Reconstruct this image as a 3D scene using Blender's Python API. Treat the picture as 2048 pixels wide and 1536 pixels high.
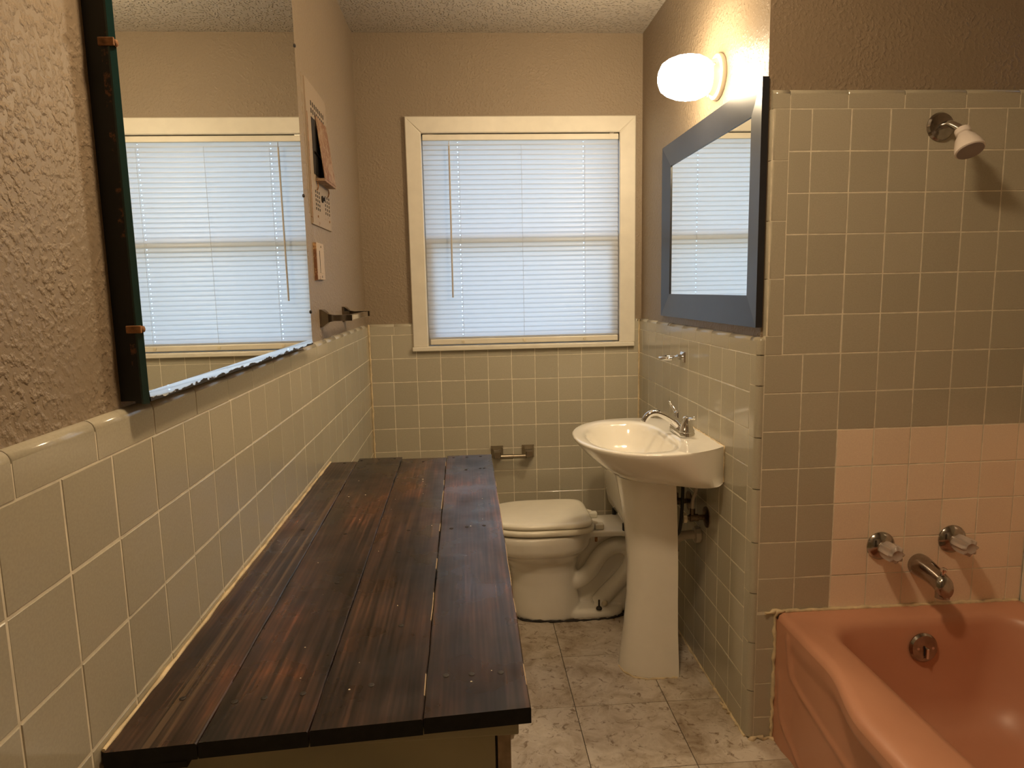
import bpy, bmesh, math, random
from mathutils import Vector, Matrix
random.seed(7)
for o in list(bpy.data.objects): bpy.data.objects.remove(o)
SC = bpy.context.scene
COL = SC.collection
PI = math.pi

# ------------------------------------------------------------------ camera
def setup_camera():
    yaw, pitch, roll, f = 0.06415, 0.13823, 0.02054, 1360.04
    cy, sy, cp, sp = math.cos(yaw), math.sin(yaw), math.cos(pitch), math.sin(pitch)
    fwd = Vector((sy*cp, cy*cp, -sp)); right = Vector((cy, -sy, 0)); down = fwd.cross(right)
    r2 = math.cos(roll)*right + math.sin(roll)*down
    d2 = -math.sin(roll)*right + math.cos(roll)*down
    m = Matrix((r2, -d2, -fwd)).transposed().to_4x4()
    m.translation = Vector((0.4508, -3.1452, 1.360))
    cam = bpy.data.cameras.new('camera'); ob = bpy.data.objects.new('camera', cam)
    cam.sensor_width = 36; cam.lens = 36*f/2048; cam.clip_start = 0.02
    ob.matrix_world = m; COL.objects.link(ob); SC.camera = ob
setup_camera()

# ------------------------------------------------------------------ world and exposure
SKY = (0.50, 0.68, 1.0); SKY_STRENGTH = 4.0
w = bpy.data.worlds.new('sky'); SC.world = w; w.use_nodes = True
bg = w.node_tree.nodes['Background']; bg.inputs[0].default_value = (*SKY, 1); bg.inputs[1].default_value = SKY_STRENGTH
SC.view_settings.view_transform = 'Standard'; SC.view_settings.look = 'None'
SC.view_settings.gamma = 1; SC.view_settings.use_curve_mapping = False
SC.view_settings.exposure = 0.0
LAMP_COL = (1.0, 0.79, 0.51); CEILING_COL = (1.0, 0.735, 0.45)
SCONCE_STRENGTH = 112.0
CEILING_STRENGTH = 160.0

# ------------------------------------------------------------------ dimensions (metres)
P = 0.1095                      # wall tile pitch
W, YT = 1.2563, -1.3078         # vanity wall tile face, tub wall tile face
XA = 2.090                      # alcove wall tile face
L0 = 1.164                      # underside of the bullnose row
ZC = 2.474                      # ceiling
YF = -3.55                      # wall behind the camera
TH = 0.012                      # tile thickness over the paint

# ------------------------------------------------------------------ materials
MATS = {}
def nodes(name):
    m = bpy.data.materials.new(name); m.use_nodes = True
    nt = m.node_tree; b = nt.nodes['Principled BSDF']; MATS[name] = m
    return m, nt, b
def N(nt, kind, **kw):
    n = nt.nodes.new(kind)
    for k, v in kw.items():
        if k in n.inputs: n.inputs[k].default_value = v
        else: setattr(n, k, v)
    return n
def L(nt, a, b): nt.links.new(a, b)
def coord(nt, scale=(1,1,1), rnd=False):
    tc = N(nt, 'ShaderNodeTexCoord'); mp = N(nt, 'ShaderNodeMapping'); mp.inputs['Scale'].default_value = scale
    L(nt, tc.outputs['Object'], mp.inputs['Vector'])
    if rnd:
        oi = N(nt, 'ShaderNodeObjectInfo'); mu = N(nt, 'ShaderNodeVectorMath', operation='SCALE')
        mu.inputs[0].default_value = (13, 29, 7); L(nt, oi.outputs['Random'], mu.inputs['Scale'])
        L(nt, mu.outputs[0], mp.inputs['Location'])
    return mp.outputs[0]
def ramp(nt, fac, stops):
    r = N(nt, 'ShaderNodeValToRGB'); e = r.color_ramp.elements
    while len(e) < len(stops): e.new(0.5)
    for i, (p, c) in enumerate(stops):
        e[i].position = p; e[i].color = (*c, 1) if len(c) == 3 else c
    L(nt, fac, r.inputs[0]); return r.outputs[0]
def mix(nt, fac, a, b, blend='MIX'):
    m = N(nt, 'ShaderNodeMix', data_type='RGBA', blend_type=blend)
    for sock, v in ((m.inputs[0], fac), (m.inputs[6], a), (m.inputs[7], b)):
        if hasattr(v, 'is_output'): L(nt, v, sock)
        else: sock.default_value = v if isinstance(v, (int, float)) else (*v, 1)
    return m.outputs[2]
def bump(nt, b, h, strength=0.3, dist=0.002):
    n = N(nt, 'ShaderNodeBump', Strength=strength, Distance=dist)
    L(nt, h, n.inputs['Height']); L(nt, n.outputs[0], b.inputs['Normal'])
def plain(name, col, rough=0.5, metal=0.0, coat=0.0, var=0.06, scale=18, bmp=0.0, spec=0.5):
    m, nt, b = nodes(name)
    v = coord(nt); nz = N(nt, 'ShaderNodeTexNoise', Scale=scale, Detail=4.0); L(nt, v, nz.inputs['Vector'])
    lo = tuple(c*(1-var) for c in col); hi = tuple(min(1, c*(1+var)) for c in col)
    L(nt, ramp(nt, nz.outputs[0], [(0.3, lo), (0.7, hi)]), b.inputs['Base Color'])
    b.inputs['Roughness'].default_value = rough; b.inputs['Metallic'].default_value = metal
    b.inputs['Coat Weight'].default_value = coat; b.inputs['Coat Roughness'].default_value = 0.04
    b.inputs['Specular IOR Level'].default_value = spec
    if bmp: bump(nt, b, nz.outputs[0], bmp, 0.001)
    return m

def paint(name, col, rough=0.42):
    m, nt, b = nodes(name); v = coord(nt)
    n1 = N(nt, 'ShaderNodeTexNoise', Scale=95.0, Detail=3.0, Distortion=0.0); L(nt, v, n1.inputs['Vector'])
    n2 = N(nt, 'ShaderNodeTexNoise', Scale=9.0, Detail=2.0); L(nt, v, n2.inputs['Vector'])
    n3 = N(nt, 'ShaderNodeTexNoise', Scale=240.0, Detail=2.0); L(nt, v, n3.inputs['Vector'])
    r1 = ramp(nt, n1.outputs[0], [(0.46, (0,0,0)), (0.68, (1,1,1))])
    k = N(nt, 'ShaderNodeMath', operation='MULTIPLY'); L(nt, r1, k.inputs[0])
    r2 = ramp(nt, n2.outputs[0], [(0.35, (0.35,)*3), (0.65, (1,1,1))]); L(nt, r2, k.inputs[1])
    a = N(nt, 'ShaderNodeMath', operation='MULTIPLY_ADD'); L(nt, n3.outputs[0], a.inputs[0]); a.inputs[1].default_value = 0.18; L(nt, k.outputs[0], a.inputs[2])
    bump(nt, b, a.outputs[0], 0.62, 0.0026)
    L(nt, ramp(nt, n2.outputs[0], [(0.3, tuple(c*0.94 for c in col)), (0.7, col)]), b.inputs['Base Color'])
    b.inputs['Roughness'].default_value = rough; b.inputs['Specular IOR Level'].default_value = 0.35
    return m
paint('wall_paint', (0.30, 0.232, 0.160), 0.43)

def popcorn():
    m, nt, b = nodes('ceiling_texture'); v = coord(nt)
    vo = N(nt, 'ShaderNodeTexVoronoi', Scale=85.0); L(nt, v, vo.inputs['Vector'])
    n1 = N(nt, 'ShaderNodeTexNoise', Scale=70.0, Detail=4.0); L(nt, v, n1.inputs['Vector'])
    h = ramp(nt, vo.outputs['Distance'], [(0.1, (1,1,1)), (0.45, (0,0,0))])
    k = N(nt, 'ShaderNodeMath', operation='MULTIPLY'); L(nt, h, k.inputs[0]); L(nt, n1.outputs[0], k.inputs[1])
    bump(nt, b, k.outputs[0], 1.0, 0.010)
    b.inputs['Base Color'].default_value = (0.46, 0.405, 0.335, 1); b.inputs['Roughness'].default_value = 0.75
popcorn()

def tile_mat(name, col, rough=0.13, var=0.05):
    m, nt, b = nodes(name); oi = N(nt, 'ShaderNodeObjectInfo')
    c = ramp(nt, oi.outputs['Random'], [(0.0, tuple(x*(1-var) for x in col)), (1.0, tuple(min(1, x*(1+var)) for x in col))])
    v = coord(nt, rnd=True)
    n1 = N(nt, 'ShaderNodeTexNoise', Scale=9.0, Detail=2.0); L(nt, v, n1.inputs['Vector'])
    n2 = N(nt, 'ShaderNodeTexNoise', Scale=300.0, Detail=2.0); L(nt, v, n2.inputs['Vector'])
    c2 = mix(nt, 0.10, c, ramp(nt, n2.outputs[0], [(0.35, tuple(x*0.6 for x in col)), (0.65, tuple(min(1, x*1.3) for x in col))]))
    L(nt, c2, b.inputs['Base Color']); b.inputs['Roughness'].default_value = rough
    bump(nt, b, n1.outputs[0], 0.10, 0.003)
    return m
tile_mat('tile_grey', (0.455, 0.415, 0.318))
tile_mat('tile_peach', (0.88, 0.71, 0.55), 0.2)
plain('grout', (0.74, 0.68, 0.54), 0.85, var=0.15, scale=40)
plain('caulk', (0.66, 0.53, 0.33), 0.5, var=0.25, scale=30, bmp=0.4)
plain('trim_white', (0.77, 0.72, 0.61), 0.33, var=0.04)
plain('porcelain', (0.89, 0.85, 0.76), 0.10, coat=0.6, var=0.015)
plain('seat_plastic', (0.87, 0.82, 0.69), 0.22, var=0.02)
plain('plastic_cream', (0.74, 0.66, 0.50), 0.35, var=0.05)
plain('chrome', (0.80, 0.80, 0.80), 0.06, metal=1.0, var=0.01)
plain('chrome_worn', (0.38, 0.35, 0.32), 0.16, metal=1.0, var=0.15, scale=60)
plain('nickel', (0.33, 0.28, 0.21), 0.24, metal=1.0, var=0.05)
plain('chrome_dark_reflect', (0.24, 0.21, 0.18), 0.10, metal=1.0, var=0.1)  # towel bar posts: their dark reflection is put into the metal colour
plain('silvering', (0.90, 0.92, 0.90), 0.0, metal=1.0, var=0.0)
plain('black_metal', (0.012, 0.013, 0.012), 0.6, var=0.2)
plain('dark_hole', (0.02, 0.015, 0.012), 0.9)
plain('glass_edge', (0.008, 0.036, 0.034), 0.15)
plain('frame_black', (0.020, 0.021, 0.026), 0.36, var=0.1)
plain('rust', (0.28, 0.13, 0.05), 0.8, var=0.6, scale=90, bmp=0.5)
plain('white_plastic', (0.80, 0.72, 0.66), 0.3)
plain('spray_face', (0.34, 0.29, 0.28), 0.5)
plain('brass_dull', (0.20, 0.15, 0.11), 0.35, metal=1.0, var=0.3, scale=90)
plain('pipe_white', (0.62, 0.55, 0.45), 0.4)
plain('rubber_black', (0.012, 0.012, 0.012), 0.5)
plain('cabinet_paint', (0.42, 0.38, 0.24), 0.45, var=0.12, scale=6)
plain('raw_wood', (0.42, 0.31, 0.20), 0.7, var=0.2, scale=60)
plain('nail', (0.02, 0.014, 0.010), 0.6)
plain('wand_backlit', (0.52, 0.47, 0.40), 0.3)  # backlit silhouette of the wand put into a darker base colour
plain('door_white', (0.70, 0.66, 0.58), 0.4)
plain('outside_ground', (0.22, 0.24, 0.16), 0.9, var=0.2, scale=2)
plain('added_eave_paint', (0.6, 0.58, 0.54), 0.8)
plain('globe_base', (0.80, 0.74, 0.62), 0.25)

def pink():
    m, nt, b = nodes('tub_pink'); v = coord(nt)
    n = N(nt, 'ShaderNodeTexNoise', Scale=5.0, Detail=5.0); L(nt, v, n.inputs['Vector'])
    L(nt, ramp(nt, n.outputs[0], [(0.3, (0.56, 0.268, 0.162)), (0.7, (0.60, 0.295, 0.182))]), b.inputs['Base Color'])
    b.inputs['Roughness'].default_value = 0.37
pink()

def rusty_paint(name, paintc, th):
    m, nt, b = nodes(name); v = coord(nt)
    n = N(nt, 'ShaderNodeTexNoise', Scale=70.0, Detail=6.0, Roughness=0.7); L(nt, v, n.inputs['Vector'])
    n2 = N(nt, 'ShaderNodeTexNoise', Scale=14.0, Detail=2.0); L(nt, v, n2.inputs['Vector'])
    a = N(nt, 'ShaderNodeMath', operation='MULTIPLY_ADD'); L(nt, n2.outputs[0], a.inputs[0]); a.inputs[1].default_value = 0.6; L(nt, n.outputs[0], a.inputs[2])
    f = ramp(nt, a.outputs[0], [(th, (0,0,0)), (th+0.09, (1,1,1))])
    L(nt, mix(nt, f, paintc, (0.20, 0.085, 0.035)), b.inputs['Base Color'])
    b.inputs['Roughness'].default_value = 0.6; bump(nt, b, f, 0.4, 0.0006)
rusty_paint('heater_paint', (0.335, 0.258, 0.18), 0.99)
rusty_paint('heater_flap', (0.32, 0.21, 0.125), 0.76)
rusty_paint('rust_edge', (0.012, 0.012, 0.011), 0.86)
rusty_paint('switch_paint', (0.47, 0.37, 0.27), 0.98)
rusty_paint('switch_rust', (0.55, 0.33, 0.15), 0.72)

def worn_bevel():
    m, nt, b = nodes('worn_silver'); v = coord(nt, (1, 14, 60))
    n = N(nt, 'ShaderNodeTexNoise', Scale=1.6, Detail=6.0, Roughness=0.65); L(nt, v, n.inputs['Vector'])
    tc = N(nt, 'ShaderNodeTexCoord'); sx = N(nt, 'ShaderNodeSeparateXYZ'); L(nt, tc.outputs['Object'], sx.inputs[0])
    ma = N(nt, 'ShaderNodeMath', operation='MULTIPLY_ADD'); L(nt, sx.outputs['Z'], ma.inputs[0]); ma.inputs[1].default_value = -38.0; L(nt, n.outputs[0], ma.inputs[2])
    h = ma.outputs[0]
    f = ramp(nt, h, [(0.20, (0,0,0)), (0.23, (1,1,1))])
    L(nt, mix(nt, f, (0.9, 0.92, 0.9), (0.015, 0.012, 0.01)), b.inputs['Base Color'])
    mm = ramp(nt, h, [(0.20, (1,1,1)), (0.23, (0,0,0))]); L(nt, mm, b.inputs['Metallic'])
    L(nt, ramp(nt, h, [(0.20, (0.02,)*3), (0.23, (0.7,)*3)]), b.inputs['Roughness'])
worn_bevel()

def wood(name, streak):
    m, nt, b = nodes(name)
    v = coord(nt, (1, 1, 1), True)
    tc = nt.nodes.new('ShaderNodeMapping'); tc.inputs['Scale'].default_value = (34, 1.1, 34); L(nt, v, tc.inputs['Vector'])
    g = N(nt, 'ShaderNodeTexNoise', Scale=2.6, Detail=7.0, Roughness=0.6, Distortion=0.3); L(nt, tc.outputs[0], g.inputs['Vector'])
    t3 = nt.nodes.new('ShaderNodeMapping'); t3.inputs['Scale'].default_value = (9, 0.55, 9); L(nt, v, t3.inputs['Vector'])
    g2 = N(nt, 'ShaderNodeTexWave', Scale=4.2, Distortion=5.5, Detail=3.0); g2.inputs['Detail Scale'].default_value = 0.9; L(nt, t3.outputs[0], g2.inputs['Vector'])
    t2 = nt.nodes.new('ShaderNodeMapping'); t2.inputs['Scale'].default_value = (7, 2.6, 7); L(nt, v, t2.inputs['Vector'])
    bl = N(nt, 'ShaderNodeTexNoise', Scale=1.2, Detail=4.0, Roughness=0.6); L(nt, t2.outputs[0], bl.inputs['Vector'])
    base = ramp(nt, bl.outputs[0], [(0.34, (0.016, 0.011, 0.010)), (0.47, (0.032, 0.018, 0.013)), (0.57, (0.050, 0.025, 0.016)), (0.66, (0.098, 0.040, 0.022)), (0.80, (0.052, 0.026, 0.017))])
    grain = ramp(nt, g.outputs[0], [(0.34, (0.38, 0.35, 0.33)), (0.5, (1, 1, 1)), (0.64, (1.7, 1.6, 1.5)), (0.74, (2.4, 2.2, 2.0))])
    c = mix(nt, 1.0, base, grain, 'MULTIPLY')
    rings = ramp(nt, g2.outputs[0], [(0.0, (0.72,)*3), (0.5, (1.0,)*3), (1.0, (1.25, 1.2, 1.15))])
    c = mix(nt, 0.8, c, rings, 'MULTIPLY')
    if streak:
        t4 = nt.nodes.new('ShaderNodeMapping'); t4.inputs['Scale'].default_value = (46, 0.35, 46); L(nt, v, t4.inputs['Vector'])
        s = N(nt, 'ShaderNodeTexNoise', Scale=2.2, Detail=3.0); L(nt, t4.outputs[0], s.inputs['Vector'])
        c = mix(nt, ramp(nt, s.outputs[0], [(0.54, (0,0,0)), (0.66, (0.7,)*3)]), c, (0.15, 0.095, 0.055))
    L(nt, c, b.inputs['Base Color'])
    sc = N(nt, 'ShaderNodeTexNoise', Scale=11.0, Detail=3.0); L(nt, v, sc.inputs['Vector'])
    L(nt, ramp(nt, sc.outputs[0], [(0.30, (0.20,)*3), (0.70, (0.42,)*3)]), b.inputs['Roughness'])
    bump(nt, b, g.outputs[0], 0.15, 0.0012)
wood('stained_wood', False); wood('streaky_wood', True)
plain('burnt_end', (0.008, 0.007, 0.006), 0.7, var=0.5, scale=80)

def vinyl():
    m, nt, b = nodes('floor_vinyl'); v = coord(nt, (1,1,1), True)
    n1 = N(nt, 'ShaderNodeTexNoise', Scale=10.0, Detail=9.0, Roughness=0.66, Distortion=0.5); L(nt, v, n1.inputs['Vector'])
    n2 = N(nt, 'ShaderNodeTexNoise', Scale=36.0, Detail=6.0, Roughness=0.7, Distortion=0.9); L(nt, v, n2.inputs['Vector'])
    c1 = ramp(nt, n1.outputs[0], [(0.30, (0.28, 0.21, 0.14)), (0.44, (0.46, 0.385, 0.295)), (0.58, (0.61, 0.54, 0.45)), (0.72, (0.53, 0.455, 0.365))])
    f = ramp(nt, n2.outputs[0], [(0.33, (1,1,1)), (0.45, (0,0,0))])
    c2 = mix(nt, f, c1, (0.20, 0.135, 0.08))
    L(nt, c2, b.inputs['Base Color']); b.inputs['Roughness'].default_value = 0.38
    bump(nt, b, n2.outputs[0], 0.15, 0.001)
vinyl()

def slat_mat():
    m = bpy.data.materials.new('slat_vinyl'); m.use_nodes = True; nt = m.node_tree; MATS['slat_vinyl'] = m
    nt.nodes.clear(); out = N(nt, 'ShaderNodeOutputMaterial')
    d = N(nt, 'ShaderNodeBsdfDiffuse'); t = N(nt, 'ShaderNodeBsdfTranslucent'); g = N(nt, 'ShaderNodeBsdfGlossy', Roughness=0.35)
    d.inputs[0].default_value = (0.62, 0.62, 0.63, 1); t.inputs[0].default_value = (0.84, 0.84, 0.82, 1)
    a = N(nt, 'ShaderNodeMixShader'); a.inputs[0].default_value = 0.47; L(nt, d.outputs[0], a.inputs[1]); L(nt, t.outputs[0], a.inputs[2])
    s = N(nt, 'ShaderNodeMixShader'); s.inputs[0].default_value = 0.03; L(nt, a.outputs[0], s.inputs[1]); L(nt, g.outputs[0], s.inputs[2])
    L(nt, s.outputs[0], out.inputs[0])
    m = bpy.data.materials.new('window_glass'); m.use_nodes = True; nt = m.node_tree; MATS['window_glass'] = m
    nt.nodes.clear(); out = N(nt, 'ShaderNodeOutputMaterial')
    tr = N(nt, 'ShaderNodeBsdfTransparent'); tr.inputs[0].default_value = (0.93, 0.96, 0.95, 1)
    g = N(nt, 'ShaderNodeBsdfGlossy', Roughness=0.0); s = N(nt, 'ShaderNodeMixShader'); s.inputs[0].default_value = 0.06
    L(nt, tr.outputs[0], s.inputs[1]); L(nt, g.outputs[0], s.inputs[2]); L(nt, s.outputs[0], out.inputs[0])
    m, nt, b = nodes('acrylic'); b.inputs['Base Color'].default_value = (0.86, 0.74, 0.66, 1)
    b.inputs['Transmission Weight'].default_value = 0.55; b.inputs['Roughness'].default_value = 0.18; b.inputs['IOR'].default_value = 1.47
slat_mat()
def emit(name, col, s):
    m = bpy.data.materials.new(name); m.use_nodes = True; nt = m.node_tree; MATS[name] = m; nt.nodes.clear()
    out = N(nt, 'ShaderNodeOutputMaterial'); e = N(nt, 'ShaderNodeEmission'); e.inputs[0].default_value = (*col, 1); e.inputs[1].default_value = s
    L(nt, e.outputs[0], out.inputs[0])
emit('globe_glow', LAMP_COL, SCONCE_STRENGTH)
def glow_gradient():                    # opal glass: the bulb sits in the outer half, the neck end glows less
    nt = MATS['globe_glow'].node_tree; e = [n for n in nt.nodes if n.type == 'EMISSION'][0]
    tc = N(nt, 'ShaderNodeTexCoord'); s = N(nt, 'ShaderNodeSeparateXYZ'); L(nt, tc.outputs['Object'], s.inputs[0])
    mr = N(nt, 'ShaderNodeMapRange'); mr.inputs[1].default_value = -0.035; mr.inputs[2].default_value = -0.115; mr.inputs[3].default_value = 0.10*SCONCE_STRENGTH; mr.inputs[4].default_value = SCONCE_STRENGTH*1.12
    L(nt, s.outputs['X'], mr.inputs[0]); L(nt, mr.outputs[0], e.inputs[1])
glow_gradient()
emit('dome_glow', CEILING_COL, CEILING_STRENGTH)

# ------------------------------------------------------------------ mesh helpers
class MB:
    def __init__(s): s.v = []; s.f = []; s.m = []
    def add(s, vs, fs, mi=0):
        b = len(s.v); s.v += [tuple(v) for v in vs]; s.f += [tuple(b+i for i in f) for f in fs]; s.m += [mi]*len(fs); return s
    def box(s, x0, x1, y0, y1, z0, z1, mi=0, bev=0.0):
        x0, x1 = min(x0, x1), max(x0, x1); y0, y1 = min(y0, y1), max(y0, y1); z0, z1 = min(z0, z1), max(z0, z1)
        if bev <= 0:
            v = [(x, y, z) for z in (z0, z1) for y in (y0, y1) for x in (x0, x1)]
            return s.add(v, [(0,2,3,1), (4,5,7,6), (0,1,5,4), (2,6,7,3), (0,4,6,2), (1,3,7,5)], mi)
        bm = bmesh.new(); bmesh.ops.create_cube(bm, size=1)
        for q in bm.verts: q.co = ((x0+x1)/2+q.co.x*(x1-x0), (y0+y1)/2+q.co.y*(y1-y0), (z0+z1)/2+q.co.z*(z1-z0))
        bmesh.ops.bevel(bm, geom=bm.edges[:], offset=bev, segments=2, profile=0.5, affect='EDGES')
        bm.verts.index_update()
        s.add([q.co[:] for q in bm.verts], [[q.index for q in f.verts] for f in bm.faces], mi); bm.free(); return s
    def loft(s, rings, cap0=True, cap1=True, closed=True, mi=0):
        n = len(rings[0]); vs = [p for r in rings for p in r]; fs = []
        for i in range(len(rings)-1):
            for j in range(n if closed else n-1):
                k = (j+1) % n; fs.append((i*n+j, i*n+k, (i+1)*n+k, (i+1)*n+j))
        if cap0: fs.append(tuple(range(n))[::-1])
        if cap1: fs.append(tuple((len(rings)-1)*n+j for j in range(n)))
        return s.add(vs, fs, mi)
    def lathe(s, prof, o, ax, n=28, mi=0, cap0=True, cap1=True):
        ax = Vector(ax).normalized(); u = ax.orthogonal().normalized(); v = ax.cross(u); o = Vector(o)
        rings = [[o+ax*t+(u*math.cos(2*PI*k/n)+v*math.sin(2*PI*k/n))*max(r, 1e-5) for k in range(n)] for t, r in prof]
        return s.loft(rings, cap0, cap1, True, mi)
    def tube(s, pts, r, n=14, mi=0, flat=None):
        pts = [Vector(p) for p in pts]; rings = []; u = None
        for i, p in enumerate(pts):
            t = (pts[min(i+1, len(pts)-1)]-pts[max(i-1, 0)]).normalized()
            if u is None: u = t.orthogonal().normalized()
            u = (u-t*u.dot(t)).normalized(); v = t.cross(u)
            ri = r[i] if isinstance(r, (list, tuple)) else r
            rings.append([p+(u*math.cos(2*PI*k/n)+v*math.sin(2*PI*k/n))*ri for k in range(n)])
        return s.loft(rings, mi=mi)
    def build(s, name, mat, parent=None, smooth=False, angle=None):
        me = bpy.data.meshes.new(name); me.from_pydata(s.v, [], s.f); me.validate()
        mats = mat if isinstance(mat, (list, tuple)) else [mat]
        for k in mats: me.materials.append(MATS[k])
        if len(me.polygons) == len(s.m): me.polygons.foreach_set('material_index', s.m)
        bm = bmesh.new(); bm.from_mesh(me); bmesh.ops.recalc_face_normals(bm, faces=bm.faces[:]); bm.to_mesh(me); bm.free()
        if smooth:
            me.polygons.foreach_set('use_smooth', [True]*len(me.polygons))
            me.set_sharp_from_angle(angle=math.radians(angle or 40))
        me.update(); return link(name, me, parent)
def link(name, data, parent=None):
    o = bpy.data.objects.new(name, data); COL.objects.link(o)
    if parent is not None: o.parent = parent
    return o
def tag(o, label, cat, group=None):
    o['label'] = label; o['category'] = cat
    if group: o['group'] = group
    return o
def struct(o): o['kind'] = 'structure'; return o
def thing(name, label, cat, loc, group=None):
    o = link(name, None); o.location = loc; o.empty_display_size = 0.05
    ORG[o.name] = Vector(loc); return tag(o, label, cat, group)
ORG = {}
def part(mb, name, mat, t, **kw):          # geometry given in world coordinates, parent is an Empty at its base
    o = mb.build(name, mat, t, **kw); off = origin_of(t)
    o.data.transform(Matrix.Translation(-off)); return o
def origin_of(t):
    off = Vector((0,0,0))
    while t is not None: off += t.location; t = t.parent
    return off
def catmull(pts, k=8):
    pts = [Vector(p) for p in pts]; out = []
    for i in range(len(pts)-1):
        a, b, c, d = pts[max(i-1, 0)], pts[i], pts[i+1], pts[min(i+2, len(pts)-1)]
        for j in range(k):
            t = j/k; out.append(0.5*((2*b)+(c-a)*t+(2*a-5*b+4*c-d)*t*t+(3*b-a-3*c+d)*t**3))
    out.append(pts[-1]); return out

# ------------------------------------------------------------------ tiles
def tile_mesh(name, mat, g=0.0015, h=0.007, bv=0.0010, s=P):
    a = s/2-g; b = a-bv
    v = []
    for q, z in ((a, -h), (a, -bv*0.8), (b, 0)):
        v += [(-q, -q, z), (q, -q, z), (q, q, z), (-q, q, z)]
    f = []
    for i in (0, 4):
        for j in range(4): f.append((i+j, i+(j+1) % 4, i+4+(j+1) % 4, i+4+j))
    f.append((8, 9, 10, 11))
    me = bpy.data.meshes.new(name); me.from_pydata(v, [], f); me.materials.append(MATS[mat]); return me
TM = {k: tile_mesh('tile', k) for k in ('tile_grey', 'tile_peach')}
def frame(o, u, v):
    u, v = Vector(u), Vector(v); n = u.cross(v)
    m = Matrix((u, v, n)).transposed().to_4x4(); m.translation = Vector(o); return m
def put_tile(parent, fr, u0, u1, v0, v1, mat='tile_grey', name='tile', jit=0.004, me=None, s=P):
    if u1-u0 < 0.008 or v1-v0 < 0.008: return
    o = link(name, me or TM[mat], parent)
    m = fr @ Matrix.Translation(((u0+u1)/2, (v0+v1)/2, random.uniform(-0.0002, 0.0002)))
    m = m @ Matrix.Rotation(random.uniform(-jit, jit), 4, 'X') @ Matrix.Rotation(random.uniform(-jit, jit), 4, 'Y')
    o.matrix_local = m @ Matrix.Diagonal(((u1-u0)/s, (v1-v0)/s, 1, 1))
    return o
def trim_mesh(name='trim_tile', ln=0.1525, hh=0.050, r=0.012, mat='tile_grey'):
    # bullnose: lies along u, flat face n=0, top rounded back to the wall
    pr = [(0, -TH), (0, -0.001), (0.001, 0)] + [(hh-r+r*math.sin(a), -r+r*math.cos(a)) for a in [i*PI/2/6 for i in range(7)]]
    vs = []; n = len(pr); g = 0.0008
    for x in (-ln/2+g, -ln/2+g+0.0009, ln/2-g-0.0009, ln/2-g):
        k = 0.0007 if abs(x) > ln/2-g-0.0004 else 0
        vs += [(x, b, c-k) for b, c in pr]
    fs = []
    for i in range(3):
        for j in range(n-1): fs.append((i*n+j, (i+1)*n+j, (i+1)*n+j+1, i*n+j+1))
    fs += [tuple(range(n))[::-1][::-1], tuple(3*n+j for j in range(n))]
    me = bpy.data.meshes.new(name); me.from_pydata(vs, [], fs); me.materials.append(MATS[mat])
    bm = bmesh.new(); bm.from_mesh(me); bmesh.ops.recalc_face_normals(bm, faces=bm.faces[:]); bm.to_mesh(me); bm.free()
    for p in me.polygons: p.use_smooth = abs(p.normal.y) > 0.03 and p.normal.z > 0.03 and abs(p.normal.x) < 0.3 and p.center.y > 0.01
    return me
TRIM = trim_mesh()
def put_trim(parent, fr, u0, u1, v0, flip=False):
    o = link('trim_tile', TRIM, parent)
    o.matrix_local = fr @ Matrix.Translation(((u0+u1)/2, v0, random.uniform(-0.0003, 0.0003))) @ Matrix.Diagonal(((u1-u0)/0.1525, 1, 1, 1))
    return o
ZROWS = [L0-k*P for k in range(11)] + [0.004]

# ------------------------------------------------------------------ room shell
fl = struct(MB().box(-0.95, 2.3, YF-1.35, 0.15, -0.12, -0.004).build('floor', 'nail'))
FT = 0.3055
FMESH = tile_mesh('floor_tile', 'floor_vinyl', g=0.0010, h=0.004, bv=0.0007, s=FT)
fr = frame((0,0,0), (1,0,0), (0,1,0))
xs = [0.0, 0.157] + [0.4625+k*FT for k in range(6)]; xs = [x for x in xs if x < XA] + [XA]
ys = [0.0, -0.181] + [-0.4865-k*FT for k in range(11)]; ys = [y for y in ys if y > YF] + [YF]
for a, b in zip(xs, xs[1:]):
    for c, d in zip(ys, ys[1:]):
        if a > 1.25 and c > -1.25: continue
        put_tile(fl, fr, a, b, max(d, YF), c, None, 'floor_tile', 0.0008, FMESH, FT)
ceil = struct(MB().box(-0.15, 2.25, YF-0.1, 0.15, ZC, ZC+0.1).build('ceiling', 'ceiling_texture'))

# left wall
wl = struct(MB().box(-0.15, -TH, YF-0.1, 0.15, 0, ZC).build('wall_left', 'wall_paint'))
MB().box(-TH, -0.0007, YF, -0.0005, 0, L0+0.036).build('grout', 'grout', wl)
fr = frame((0,0,0), (0,1,0), (0,0,1))
js = [-2.3865+k*P for k in range(-3, 22)]
for i in range(len(js)):
    a = js[i]; b = js[i+1] if i+1 < len(js) else -0.006
    if a > -0.02: continue
    b = min(b, -0.006)
    for r in range(11):
        if r > 3 and b < -0.9: continue          # hidden by the counter
        put_tile(wl, fr, a, b, ZROWS[r+1], ZROWS[r])
mb = MB()
for r in range(4, 11): mb.box(-0.004, -0.0002, YF, -0.93, ZROWS[r+1]+0.0015, ZROWS[r]-0.0015)
for k in range(10):
    a = js[0]-(k+1)*P
    for r in range(4): mb.box(-0.004, -0.0002, max(a, YF)+0.0015, a+P-0.0015, ZROWS[r+1]+0.0015, ZROWS[r]-0.0015)
q = mb.build('tile_rows', 'tile_grey', wl); q['kind'] = 'stuff'
t = -2.462-0.1535*7
while t < -0.02:
    put_trim(wl, fr, max(t, YF), min(t+0.1535, -0.006), L0); t += 0.1535

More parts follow.
